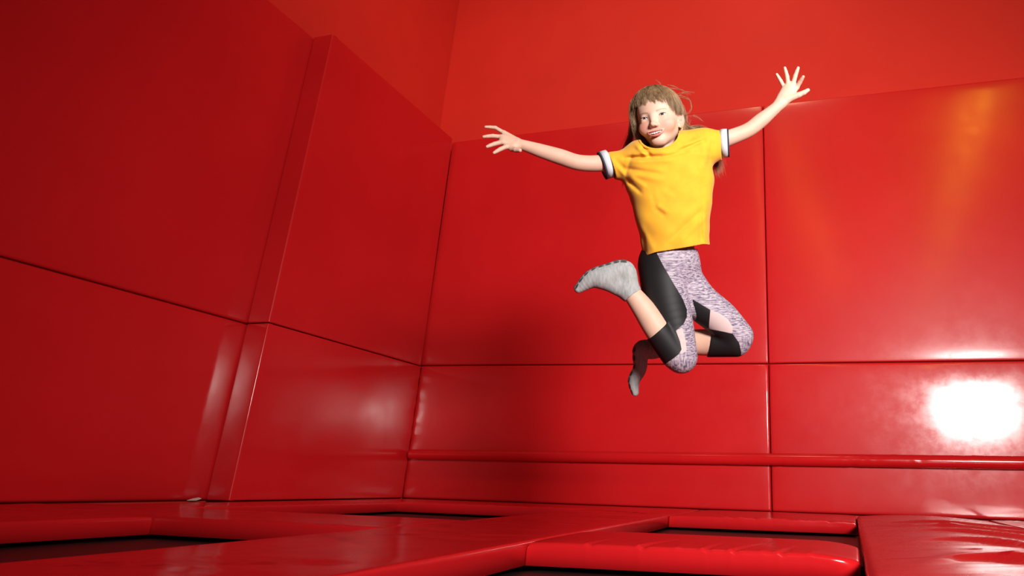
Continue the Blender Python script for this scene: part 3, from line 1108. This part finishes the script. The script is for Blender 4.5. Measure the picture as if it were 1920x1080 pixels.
# ---- shirt
lev = np.array([  # py, left, right, half depth
    [255, 1215, 1300, 0.055], [275, 1186, 1326, 0.080], [295, 1176, 1336, 0.092], [333, 1170, 1338, 0.098], [360, 1176, 1336, 0.098],
    [400, 1189, 1332, 0.098], [440, 1199, 1330, 0.094], [470, 1203, 1333, 0.092], [500, 1204, 1338, 0.094]], float)
ly = -(lev[:, 0] - PPY) * U
lx0, lx1 = (lev[:, 1] - PPX) * U, (lev[:, 2] - PPX) * U
o_ = np.argsort(ly)
FOLDS = [  # pixel a, b, amplitude, width px
    ((1172, 297), (1250, 293), -0.0120, 4.0), ((1250, 293), (1290, 284), -0.0095, 3.6), ((1174, 289), (1252, 283), 0.0060, 5.0), ((1185, 303), (1262, 301), 0.0045, 5.0),
    ((1172, 316), (1246, 328), -0.0070, 5), ((1172, 324), (1240, 338), 0.0040, 6), ((1176, 338), (1203, 362), -0.0060, 4), ((1180, 330), (1212, 352), 0.0045, 5),
    ((1222, 362), (1231, 392), -0.0030, 6), ((1231, 392), (1248, 406), -0.0032, 5), ((1230, 384), (1252, 398), 0.0040, 5), ((1240, 356), (1262, 372), 0.0030, 7),
    ((1252, 455), (1318, 392), -0.0035, 4), ((1240, 450), (1308, 386), 0.0030, 6), ((1268, 458), (1328, 402), 0.0035, 6), ((1322, 380), (1322, 455), 0.0050, 5), ((1312, 400), (1314, 455), -0.0045, 4),
    ((1270, 284), (1318, 264), -0.0085, 3.5), ((1278, 276), (1326, 254), 0.0050, 5), ((1318, 255), (1330, 290), -0.0045, 4), ((1336, 262), (1330, 305), -0.0050, 4), ((1326, 268), (1322, 310), 0.0035, 5),
    ((1192, 272), (1214, 296), 0.0065, 4), ((1205, 274), (1220, 294), -0.0100, 4), ((1185, 290), (1172, 330), -0.0040, 4), ((1150, 296), (1172, 318), -0.0035, 4), ((1156, 312), (1172, 330), 0.0035, 4),
    ((1206, 440), (1210, 478), -0.0045, 4), ((1200, 420), (1226, 470), 0.0035, 6), ((1285, 250), (1300, 262), -0.0045, 4)]


def shirt_body(X, Y, Z):
    x0 = np.interp(Y, ly[o_], lx0[o_])
    x1 = np.interp(Y, ly[o_], lx1[o_])
    hz = np.interp(Y, ly[o_], lev[o_, 3])
    cx, hx = (x0 + x1) / 2, (x1 - x0) / 2
    a, b = np.abs((X - cx) / hx), np.abs((Z + 0.0) / hz)
    k = (a ** 2.3 + b ** 2.3) ** (1 / 2.3)
    return np.maximum((k - 1) * np.minimum(hx, hz), Y - (-(258 - PPY) * U))


CUFL_A, CUFL_B = np.array([1122.0, 287]), np.array([1141.0, 334])
CUFR_A, CUFR_B = np.array([1362.0, 243]), np.array([1367.0, 292])
SL = dict(a=P(1192, 306, 0.0), b=P(1131, 310.5, 0.0), ra=0.050, rb=0.0445)
SR = dict(a=P(1312, 278, 0.0), b=P(1364.5, 267.5, 0.0), ra=0.056, rb=0.0440)
nL = np.array([-0.937, -0.33, 0.22])
nR = np.array([0.995, 0.045, 0.10])
nL /= np.linalg.norm(nL)
nR /= np.linalg.norm(nR)

step = 0.0021
F = Field(np.arange(-0.225, 0.235, step), np.arange(-0.085, 0.375, step), np.arange(-0.125, 0.13, step))
F.func((-1, -1, -1), (1, 1, 1), shirt_body, 0.0)
F.cone(P(1203, 299), P(1308, 277), 0.058, 0.060, 0.03)
F.cone(P(1285, 275, 0.0), P(1318, 268, 0.0), 0.050, 0.044, 0.02)
F.cone(P(1195, 292, 0.0), P(1235, 290, 0.0), 0.045, 0.045, 0.02)
F.cone(SL['a'], SL['b'] + nL * 0.03, SL['ra'], SL['rb'] - 0.002, 0.022)
F.cone(SR['a'], SR['b'] + nR * 0.03, SR['ra'], SR['rb'] - 0.002, 0.022)
X, Y, Z = np.broadcast_arrays(*F.pts((slice(None),) * 3))
zz = Z0 - Z
pp = np.stack([PPX + F_PX * X / zz, PPY - F_PX * Y / zz], -1)
near = np.abs(F.v) < 0.03
fold = np.zeros_like(F.v)
ppn = pp[near]
acc = np.zeros(len(ppn))
for a, b, am, wd in FOLDS:
    d, t = seg_d(ppn, a, b)
    acc += 0.72 * am * np.exp(-(d / wd) ** 2) * np.clip(np.minimum(t, 1 - t) / 0.25 + 0.35, 0, 1)
acc += 0.0012 * np.sin(ppn[:, 0] * 0.11 + 0.05 * ppn[:, 1]) + 0.0010 * np.sin(ppn[:, 1] * 0.13 - 0.07 * ppn[:, 0] + 1.0)
fold[near] = acc * np.where(Z[near] > -0.02, 1, -0.6)
outer = F.v - fold
del pp, fold
v = np.maximum(outer, -(outer + 0.0065))
# hem: tilted and slightly wavy; sleeve ends; neck opening
hem_px = np.interp(PPX + X * F_PX / zz, [1195, 1203, 1230, 1290, 1318, 1338], [484, 481.5, 472, 462.5, 457.5, 459.5])
v = np.maximum(v, -(Y - (PPY - hem_px) * U))
isL = X < P(1160, 0)[0]
isR = X > P(1340, 0)[0]
dL = 0.0225 + (X - SL['b'][0]) * nL[0] + (Y - SL['b'][1]) * nL[1] + (Z - SL['b'][2]) * nL[2]
dR = 0.0225 + (X - SR['b'][0]) * nR[0] + (Y - SR['b'][1]) * nR[1] + (Z - SR['b'][2]) * nR[2]
v = np.where(isL, np.maximum(v, dL), v)
v = np.where(isR, np.maximum(v, dR), v)
nc = P(1236, 257, 0.01)
ncx, ncy, ncz = (X - nc[0]), (Y - nc[1]), (Z - nc[2])
tl = math.radians(10)
ux, uy = ncx * math.cos(tl) + ncy * math.sin(tl), -ncx * math.sin(tl) + ncy * math.cos(tl)
neck = (np.sqrt((ux / 0.066) ** 2 + ((uy - 0.036 * np.clip(-Z / 0.07, 0, 1)) / 0.050) ** 2 + (ncz / 0.20) ** 2) - 1) * 0.050
h = np.maximum(0.004 - np.abs(v + neck), 0) / 0.004
v = np.maximum(v, -neck) + h * h * 0.001
collar = []
zi = F.ax[2]
for t in np.linspace(PI * 1.02, PI * 1.98, 40):
    a_, b_ = 0.0665 * math.cos(t), 0.0505 * math.sin(t)
    cx_ = nc[0] + a_ * math.cos(tl) - b_ * math.sin(tl)
    cy_ = nc[1] + a_ * math.sin(tl) + b_ * math.cos(tl)
    ix, iy = np.searchsorted(F.ax[0], cx_), np.searchsorted(F.ax[1], cy_)
    col_ = outer[ix, iy]
    ins_ = np.where(col_ < 0)[0]
    if len(ins_):
        k_ = ins_[-1]
        f_ = col_[k_] / (col_[k_] - col_[k_ + 1])
        collar.append((cx_, cy_, zi[k_] + f_ * (zi[k_ + 1] - zi[k_]) - 0.002))
F.v = v.astype(np.float32)
sv, sq = F.mesh()
del F, v, outer, X, Y, Z, zz, neck, ncx, ncy, ncz, ux, uy, dL, dR, near
sv = relax(sv, sq, 2, 0.4)
M_SHIRT, nt, bs = mat_new('yellow_jersey')
nt.links.new(ramp(nt, noise(nt, 30, 3), 0.3, (0.74, 0.325, 0.010, 1), 0.7, (0.78, 0.365, 0.013, 1)), bs.inputs['Base Color'])
bs.inputs['Roughness'].default_value = 0.85
bs.inputs['Sheen Weight'].default_value = 0.15
bump(nt, bs, noise(nt, 900, 2), 0.3, 0.0004)
shirt = link('shirt', fast_mesh('shirt', sv, sq), M_SHIRT, person)
shirt['label'] = 'yellow short sleeved shirt with white cuffs'
collar = np.array(collar)
for _ in range(3):
    collar[1:-1] = 0.5 * collar[1:-1] + 0.25 * (collar[:-2] + collar[2:])
tube('collar', collar, [0.0030] + [0.0042] * (len(collar) - 2) + [0.0030], M_SHIRT, shirt, 10)
M_WHITE = plain('white_rib', (0.56, 0.56, 0.59), 0.85, 0, 200, 0.06, 900, 0.0004)
M_NAVY = plain('navy_rib', (0.030, 0.028, 0.060), 0.85, 0, 200, 0.2, 900, 0.0004)


def ring_band(name, c, n, ax_dir, r_out, r_in, w0, w1, mt, parent, flare=0.0):
    """open hollow cuff: axis n through c, from w0 to w1 along it"""
    n = n / np.linalg.norm(n)
    a = np.cross(n, [0, 0, 1.0])
    a /= np.linalg.norm(a)
    b = np.cross(n, a)
    k = 48
    prof = [(r_in, w0), (r_out, w0), (r_out + 0.0008, (w0 + w1) / 2), (r_out + flare, w1), (r_in + flare, w1), (r_in, (w0 + w1) / 2)]
    v, f = [], []
    for (r, w_) in prof:
        for i in range(k):
            t = 2 * PI * i / k
            rr = r + 0.0007 * math.sin(3 * t + 1) + 0.0005 * math.sin(5 * t)
            v.append(c + n * w_ + a * rr * math.cos(t) + b * rr * math.sin(t))
    m_ = len(prof)
    for j in range(m_):
        for i in range(k):
            i2, j2 = (i + 1) % k, (j + 1) % m_
            f.append((j * k + i, j2 * k + i, j2 * k + i2, j * k + i2))
    return link(name, mesh_from(name, v, f), mt, parent)


for (S, n_) in ((SL, nL), (SR, nR)):
    rb = S['rb']
    o = ring_band('sleeve_cuff', S['b'], n_, None, rb + 0.0030, rb - 0.0015, -0.0235, -0.001, M_WHITE, shirt)
    o['label'] = 'white sleeve cuff'
    o = ring_band('cuff_edge', S['b'], n_, None, rb + 0.0028, rb - 0.0017, -0.001, 0.0045, M_NAVY, shirt)
    o['label'] = 'navy edge of the sleeve cuff'

# ---- leggings
step = 0.0026
F = Field(np.arange(-0.105, 0.33, step), np.arange(-0.475, 0.02, step), np.arange(-0.13, 0.20, step))
limb_leg(F, 0.0)
F.chain([P(1258, 440, -0.005), P(1257, 490, -0.005)], [0.079, 0.088], 0.03, flat=(0, 0, 1), fs=1.12)
# lower legs down to the cuffs, cut square across the calf
LA, RA = LEGA
v = np.maximum(F.v, 0)
X, Y, Z = np.broadcast_arrays(*F.pts((slice(None),) * 3))
zz = Z0 - Z
qx, qy = PPX + F_PX * X / zz, PPY - F_PX * Y / zz
thigh = np.maximum(F.v, -((qy - (447 + 0.19 * (qx - 1200))) * U)).astype(np.float32)
F.v = np.full_like(thigh, 1.0)
F.chain([LA[0], LA[1], P(1224, 605, 0.102)], [RA[0] + 0.005, RA[1] + 0.0030, 0.0420], 0.010)
ca, cb = P(1215, 635, 0.105), P(1252, 603, 0.105)
cn = np.array([-0.654, -0.0, 0.0]) * 0 + np.array([-0.654, 0.756, 0.0])
dA = (X - (ca[0] + cb[0]) / 2) * cn[0] + (Y - (ca[1] + cb[1]) / 2) * cn[1]
shA = np.maximum(F.v, dA).astype(np.float32)
F.v = np.full_like(thigh, 1.0)
F.chain([LEGB[0][0], LEGB[0][1], P(1318, 642.5, -0.044)], [0.050, 0.0495, 0.0485], 0.010)
cc = P(1329, 643, -0.04)
dB = -(X - cc[0]) * 0.97 + (Y - cc[1]) * 0.15
shB = np.maximum(F.v, dB).astype(np.float32)
F.v = thigh
F.comb((slice(None),) * 3, shA, 0.006, 'add')
F.comb((slice(None),) * 3, shB, 0.010, 'add')
# gathers behind the bent knees
lv, lq = F.mesh()
del F, X, Y, Z, zz, qx, qy, dA, dB, shA, shB, thigh, v
lv = relax(lv, lq, 2, 0.4)
me = fast_mesh('leggings', lv, lq)
px = to_px(lv)
dAx = np.minimum(seg_d(px, (1243, 490), (1277, 671))[0] * 0 + np.linalg.norm(lv - (HIPA + (KNA - HIPA) * np.clip(((lv - HIPA) @ (KNA - HIPA)) / ((KNA - HIPA) @ (KNA - HIPA)), 0, 1)[:, None]), axis=1),
                 np.linalg.norm(lv - (KNA + (ANA - KNA) * np.clip(((lv - KNA) @ (ANA - KNA)) / ((ANA - KNA) @ (ANA - KNA)), 0, 1)[:, None]), axis=1))
dBx = np.minimum(np.linalg.norm(lv - (HIPB + (KNB - HIPB) * np.clip(((lv - HIPB) @ (KNB - HIPB)) / ((KNB - HIPB) @ (KNB - HIPB)), 0, 1)[:, None]), axis=1),
                 np.linalg.norm(lv - (KNB + (ANB - KNB) * np.clip(((lv - KNB) @ (ANB - KNB)) / ((ANB - KNB) @ (ANB - KNB)), 0, 1)[:, None]), axis=1))
isA = dAx < dBx
BLK_A = [(1180, 470), (1229, 470), (1243, 497), (1262, 530), (1280, 560), (1288, 580), (1288, 594), (1282, 607), (1271, 617), (1264, 622), (1240, 640), (1180, 600)]
CUF_A = [(1190, 640), (1252, 595), (1268, 622), (1275, 640), (1278, 655), (1273, 664), (1260, 674), (1245, 684), (1225, 694)]
PNK_A = [(1262, 624), (1279, 614), (1286, 640), (1287, 658), (1277, 664), (1272, 648)]
BLK_B = [(1270, 540), (1295, 559), (1332, 581), (1329, 616), (1285, 618)]
CUF_B = [(1300, 612), (1330, 617), (1352, 621), (1374, 626), (1386, 643), (1390, 661), (1388, 680), (1300, 690)]
PNK_B = [(1332, 581), (1350, 588), (1366, 600), (1374, 613), (1373, 625), (1352, 621), (1332, 616), (1328, 610)]
blk = np.where(isA, np.maximum(poly_sd(px, BLK_A), poly_sd(px, CUF_A)), np.maximum(poly_sd(px, BLK_B), poly_sd(px, CUF_B)))
pnk = np.where(isA, np.minimum(poly_sd(px, PNK_A), -poly_sd(px, CUF_A)), poly_sd(px, PNK_B))
attr(me, 'black_panel', np.clip(blk, -8, 8))
attr(me, 'pink_panel', np.clip(pnk, -8, 8))
attr(me, 'knee', np.maximum(np.exp(-(np.linalg.norm(px - np.array([1277, 690]), axis=1) / 26) ** 2), np.exp(-(np.linalg.norm(px - np.array([1404, 645]), axis=1) / 14) ** 2)))
M_LEG, nt, bs = mat_new('leggings_fabric')


def marl(nt, vec_scale, rot, sc):
    a = noise(nt, sc, 5, 0.7, vec_scale, 'Object', rot)
    return a


n1 = marl(nt, (24, 250, 90), (0, 0, math.radians(14)), 1.0)
n2 = marl(nt, (50, 420, 150), (0, 0, math.radians(8)), 1.0)
n3 = marl(nt, (260, 36, 90), (0, 0, 0), 1.0)
m1 = nd(nt, 'ShaderNodeMix')
m1.inputs[0].default_value = 0.45
nt.links.new(n1, m1.inputs[2])
nt.links.new(n2, m1.inputs[3])
m2 = nd(nt, 'ShaderNodeMix')
nt.links.new(attr_node(nt, 'knee'), m2.inputs[0])
nt.links.new(m1.outputs[0], m2.inputs[2])
nt.links.new(n3, m2.inputs[3])
cr_ = nd(nt, 'ShaderNodeValToRGB')
els = cr_.color_ramp.elements
els[0].position, els[0].color = 0.38, (0.035, 0.027, 0.060, 1)
els[1].position, els[1].color = 0.60, (0.50, 0.415, 0.44, 1)
e2 = els.new(0.47)
e2.color = (0.20, 0.155, 0.22, 1)
e3 = els.new(0.53)
e3.color = (0.42, 0.34, 0.39, 1)
nt.links.new(m2.outputs[0], cr_.inputs[0])
col = mixc(nt, step_(nt, attr_node(nt, 'pink_panel'), -0.4, 0.4), cr_.outputs[0], (0.56, 0.40, 0.39))
col = mixc(nt, step_(nt, attr_node(nt, 'black_panel'), -0.4, 0.4), col, (0.009, 0.007, 0.008))
nt.links.new(col, bs.inputs['Base Color'])
bs.inputs['Roughness'].default_value = 0.6
bs.inputs['Specular IOR Level'].default_value = 0.3
bump(nt, bs, noise(nt, 700, 2), 0.25, 0.0003)
legs = link('leggings', me, M_LEG, person)
legs['label'] = 'cropped leggings in lilac marl with black and pink panels'

# ---- socks
M_SOCK, nt, bs = mat_new('grey_sock')
nt.links.new(ramp(nt, noise(nt, 1.0, 4, 0.6, (160, 40, 120)), 0.3, (0.26, 0.255, 0.255, 1), 0.72, (0.40, 0.395, 0.395, 1)), bs.inputs['Base Color'])
bs.inputs['Roughness'].default_value = 0.9
bump(nt, bs, noise(nt, 1.0, 2, 0.5, (500, 60, 300)), 0.4, 0.0006)
M_GRIP = plain('sole_grip_rubber', (0.06, 0.06, 0.065), 0.6, 0, 100, 0.3)
for which, (pts, rs), ank, ncut, dist in (('A', FOOTA, LEGA, None, 0), ('B', FOOTB, LEGB, None, 0)):
    st = 0.002
    lo, hi = np.min(pts, axis=0) - 0.06, np.max(pts, axis=0) + 0.075
    F = Field(np.arange(lo[0], hi[0], st), np.arange(lo[1], hi[1], st), np.arange(lo[2], hi[2], st))
    flat = (0, 0, 1)
    F.chain(pts, rs, 0.014)
    if which == 'A':
        F.cone(P(1174, 545, 0.085), P(1132, 526, 0.087), 0.029, 0.026, 0.02)
    up = ank[0][-2] - pts[0]
    up /= np.linalg.norm(up)
    cut = 0.018 if which == 'A' else 0.03
    F.cone(pts[0], pts[0] + up * 0.06, rs[0] + 0.002, rs[0] + 0.0065, 0.012)
    # toes: slight flattening and a rounded tip
    X, Y, Z = np.broadcast_arrays(*F.pts((slice(None),) * 3))
    d = (X - pts[0][0]) * up[0] + (Y - pts[0][1]) * up[1] + (Z - pts[0][2]) * up[2] - cut
    F.v = np.maximum(F.v, d.astype(np.float32))
    rib = 0.0009 * np.sin(220 * (X - pts[0][0]) + 160 * (Y - pts[0][1])) * np.exp(-np.abs(d) / 0.02)
    F.v = (F.v + rib * 0.6).astype(np.float32)
    kv, kq = F.mesh()
    kv = relax(kv, kq, 1, 0.4)
    sock = link('sock', fast_mesh('sock', kv, kq), M_SOCK, person)
    sock['label'] = 'light grey sock with dark sole grips'
    # rubber grip pads along the sole
    ppx = to_px(kv)
    if which == 'A':
        line = [(1170, 487.5), (1155, 489.5), (1140, 493), (1126, 497), (1112, 504), (1100, 514), (1090, 525), (1081, 537)]
    else:
        line = [(1185, 655), (1186, 672), (1186, 688), (1181, 700), (1178.5, 712), (1180, 724), (1184, 735)]
    line = np.array(line, float)
    cen = to_px(np.mean(pts, axis=0)[None])[0]
    from mathutils.bvhtree import BVHTree
    bvh = BVHTree.FromPolygons([tuple(p) for p in kv], [tuple(map(int, q)) for q in kq])
    for i, (gx, gy) in enumerate(line):
        for zo in (-0.020, -0.006, 0.007, 0.018):
            q0 = P(gx, gy, float(np.mean([p[2] for p in pts])) + zo)
            loc, nor, _, _ = bvh.find_nearest(Vector(q0))
            tx = Vector(P(*line[min(i + 1, len(line) - 1)])) - Vector(P(*line[max(i - 1, 0)]))
            nz = Vector(nor).normalized()
            tx = (tx - nz * tx.dot(nz)).normalized()
            zq = Matrix([[tx[k], nz.cross(tx)[k], nz[k]] for k in range(3)]).to_quaternion()
            gpad = uv_sphere('sole_grip', 1.0, M_GRIP, sock, 8, 6, (0.0110, 0.0042, 0.0010)) if (i == 0 and zo == -0.020) else None
            if gpad is None:
                gpad = first.copy()
                COL.objects.link(gpad)
            else:
                first = gpad
            gpad.matrix_local = Matrix.LocRotScale(loc, zq, Vector((1, 1, 1)))
            gpad.parent = sock

# ------------------------------------------------------------------ hair
M_HAIR, nt, bs = mat_new('light_brown_hair')
hc = nd(nt, 'ShaderNodeHairInfo')
cr2 = ramp(nt, noise(nt, 1.0, 3, 0.6, (60, 20, 60)), 0.3, (0.15, 0.080, 0.038, 1), 0.72, (0.38, 0.235, 0.125, 1))
nt.links.new(cr2, bs.inputs['Base Color'])
bs.inputs['Roughness'].default_value = 0.42
bs.inputs['Anisotropic'].default_value = 0.4

# scalp cap: thick shell over the cranium, open at the face
st = 0.0024
c0 = HO
F = Field(np.arange(c0[0] - 0.12, c0[0] + 0.12, st), np.arange(c0[1] - 0.13, c0[1] + 0.14, st), np.arange(c0[2] - 0.14, c0[2] + 0.12, st))
F.ell(H(-0.009, 0.024, -0.016), (0.0870, 0.0935, 0.0925), HR, 0.0)
F.ell(H(0, -0.035, -0.048), (0.066, 0.075, 0.052), HR, 0.03)
F.ell(H(-0.070, -0.020, -0.010), (0.0110, 0.060, 0.020), HR, 0.012)
F.ell(P(1219, 262, -0.035), (0.032, 0.032, 0.030), None, 0.01)
F.ell(P(1279, 248, -0.042), (0.024, 0.024, 0.022), None, 0.015)


def face_hole(X, Y, Z):
    p = to_head(np.stack([X, Y, Z], -1))
    x, y, z = p[..., 0], p[..., 1], p[..., 2]
    xr = np.maximum(x, 0)
    fr = 0.058 - 0.30 * xr - 5.0 * xr * xr + 0.0022 * np.sin(x * 420) + 0.0018 * np.sin(x * 900 + 1)
    right = 0.064 + 0 * x
    d = np.maximum(y - fr, 0.010 - z)                       # below the fringe, in front of the temples
    d = np.maximum(d, np.minimum(-(x + 0.0625), 0.026 - z))
    e = np.maximum(np.maximum(x * 0 + y - 0.004, 0.050 - x), -0.028 - z)   # ear side cleared
    return np.minimum(d, e)


F.func((-1, -1, -1), (1, 1, 1), face_hole, 0.006, 'sub')
X, Y, Z = np.broadcast_arrays(*F.pts((slice(None),) * 3))
p = to_head(np.stack([X, Y, Z], -1))
az = np.arctan2(p[..., 0], p[..., 2])
F.v = (F.v + 0.0011 * np.sin(az * 46 + 3 * p[..., 1] * 40) + 0.0009 * np.sin(az * 83 + 1.7)).astype(np.float32)
hv, hq = F.mesh()
del F, X, Y, Z, p, az
hv = relax(hv, hq, 1, 0.4)
hair = link('hair', fast_mesh('hair', hv, hq), M_HAIR, person)
hair['label'] = 'light brown hair with a fringe, blown loose behind the shoulders'


def strands(name, curves, r, parent, mt):
    """bundle of fine hairs as three-sided tapering tubes in one mesh"""
    vs, fs = [], []
    for pts in curves:
        pts = np.asarray(pts, float)
        n = len(pts)
        T = np.gradient(pts, axis=0)
        T /= np.maximum(np.linalg.norm(T, axis=1), 1e-9)[:, None]
        N = np.cross(T, [0.3, 0.2, 0.93])
        N /= np.maximum(np.linalg.norm(N, axis=1), 1e-9)[:, None]
        B = np.cross(T, N)
        b0 = len(vs)
        for i in range(n):
            q = r * (1.0 - 0.75 * (i / (n - 1)) ** 3)
            for k in range(3):
                a = 2 * PI * k / 3
                vs.append(pts[i] + q * (math.cos(a) * N[i] + math.sin(a) * B[i]))
        for i in range(n - 1):
            for k in range(3):
                k2 = (k + 1) % 3
                fs.append((b0 + i * 3 + k, b0 + i * 3 + k2, b0 + i * 3 + 3 + k2, b0 + i * 3 + 3 + k))
    return link(name, mesh_from(name, vs, fs), mt, parent)


def scalp(az, th, lift=0.001):
    """point on the cap: azimuth from the front, polar angle from the crown"""
    rx, ry, rz = 0.0870 + lift, 0.0935 + lift, 0.0925 + lift
    return H(-0.009 + rx * math.sin(th) * math.sin(az), 0.024 + ry * math.cos(th), -0.016 + rz * math.sin(th) * math.cos(az))


rg = np.random.default_rng(21)
cv = []
crown = -0.25
for i in range(3200):                                         # swept from the crown
    az = rg.uniform(-PI, PI)
    fr = abs(az) < 1.05
    # polar angle at which the hair ends: fringe in front, ear line at the sides
    if fr:
        x = math.sin(az) * 0.085 - 0.009
        xr = max(x, 0)
        yb = 0.053 - 0.30 * xr - 5.0 * xr * xr + rg.uniform(-0.012, 0.005) + 0.004 * math.sin(az * 19) + 0.003 * math.sin(az * 37)
    elif az < 0:
        yb = -0.06
    else:
        yb = rg.uniform(-0.004, 0.004) if az < 1.9 else -0.05
    cth = np.clip((yb - 0.024) / 0.0945, -0.99, 0.99)
    te = math.acos(cth)
    n = 12
    sw = rg.uniform(-0.12, 0.06) + 0.16 * math.sin(az * 7 + 1) + 0.10 * math.sin(az * 17)
    t0 = rg.uniform(0.05, 0.75)
    lift = rg.uniform(0.0003, 0.0024)
    pts = []
    for t in np.linspace(t0, te, n):
        u = (t - t0) / (te - t0 + 1e-6)
        a2 = az + sw * (1 - u) * 1.2 + crown * (1 - t / te) * 0.6
        pts.append(scalp(a2, t, lift + 0.0022 * math.sin(PI * u)))
    cv.append(pts)
strands('hair_strand', cv, 0.00042, hair, M_HAIR)['kind'] = 'stuff'


def lock(ctrl, n, spread0, spread1, r, name='hair_lock'):
    ctrl = np.array(ctrl, float)
    k = len(ctrl)
    out = []
    for i in range(n):
        j0, j1 = rg.normal(0, spread0, 3), rg.normal(0, spread1, 3)
        cp = np.array([c + j0 * (1 - a) + j1 * a for c, a in zip(ctrl, np.linspace(0, 1, k))])
        cp[-1] = cp[-2] + (cp[-1] - cp[-2]) * rg.uniform(0.4, 1.1)
        t = np.linspace(0, k - 1, 14)
        pts = []
        for q in t:                                          # Catmull-Rom
            s = min(int(q), k - 2)
            f = q - s
            p0, p1, p2, p3 = cp[max(s - 1, 0)], cp[s], cp[s + 1], cp[min(s + 2, k - 1)]
            pts.append(0.5 * ((2 * p1) + (-p0 + p2) * f + (2 * p0 - 5 * p1 + 4 * p2 - p3) * f * f + (-p0 + 3 * p1 - 3 * p2 + p3) * f ** 3))
        out.append(pts)
    o = strands(name, out, r, hair, M_HAIR)
    o['kind'] = 'stuff'
    return o


# long hair: blown to both sides behind the neck, over the shoulder and down behind the sleeve
lock([P(1276, 215, -0.03), P(1280, 238, -0.03), P(1292, 246, -0.045), P(1312, 245, -0.06), P(1332, 262, -0.10), P(1341, 300, -0.11), P(1347, 325, -0.11)], 320, 0.009, 0.012, 0.00045)
lock([P(1268, 235, -0.03), P(1272, 252, -0.03), P(1280, 262, -0.02), P(1290, 262, -0.03), P(1304, 255, -0.05)], 300, 0.010, 0.010, 0.00045)
lock([P(1196, 200, -0.02), P(1188, 230, -0.03), P(1184, 255, -0.05), P(1177, 275, -0.09), P(1172, 292, -0.12)], 140, 0.007, 0.011, 0.00045)
lock([P(1190, 195, 0.02), P(1188, 218, 0.02), P(1192, 240, 0.02), P(1199, 262, 0.015), P(1205, 272, 0.01)], 240, 0.004, 0.006, 0.00045)
lock([P(1176, 320, -0.10), P(1172, 335, -0.11), P(1169, 348, -0.11)], 40, 0.005, 0.006, 0.0004)
lock([H(-0.066, 0.070, 0.034), H(-0.0800, 0.030, 0.026), H(-0.0810, -0.010, 0.022), H(-0.0755, -0.050, 0.018), H(-0.066, -0.085, 0.018), H(-0.056, -0.105, 0.02)], 420, 0.0045, 0.0055, 0.00045)
# loose flyaway hairs
fly = []


def curve3(pts, n=18):
    pts = np.array(pts, float)
    k = len(pts)
    out = []
    for q in np.linspace(0, k - 1, n):
        s = min(int(q), k - 2)
        f = q - s
        p0, p1, p2, p3 = pts[max(s - 1, 0)], pts[s], pts[s + 1], pts[min(s + 2, k - 1)]
        out.append(0.5 * ((2 * p1) + (-p0 + p2) * f + (2 * p0 - 5 * p1 + 4 * p2 - p3) * f * f + (-p0 + 3 * p1 - 3 * p2 + p3) * f ** 3))
    return out


BASES = [[(1262, 180), (1275, 174), (1288, 172), (1303, 173)], [(1264, 184), (1276, 177), (1284, 174), (1291, 179)], [(1264, 178), (1280, 180), (1292, 186), (1297, 200), (1293, 211), (1283, 216)],
         [(1266, 183), (1280, 182), (1293, 189), (1296, 203), (1288, 213), (1278, 217)], [(1270, 190), (1280, 196), (1284, 206), (1288, 222), (1292, 232)], [(1300, 216), (1310, 221), (1318, 227)],
         [(1255, 165), (1268, 166), (1282, 170), (1296, 178)], [(1240, 157), (1233, 152), (1228, 150)], [(1252, 160), (1262, 161), (1272, 166)], [(1276, 228), (1290, 236), (1296, 224)], [(1283, 232), (1298, 240), (1316, 244)]]
for b in BASES:
    for _ in range(3):
        jz = rg.uniform(-0.03, 0.01)
        fly.append(curve3([P(x + rg.normal(0, 0.8), y + rg.normal(0, 0.8), jz) for x, y in b]))
strands('flyaway_hair', fly, 0.00045, hair, M_HAIR)['kind'] = 'stuff'
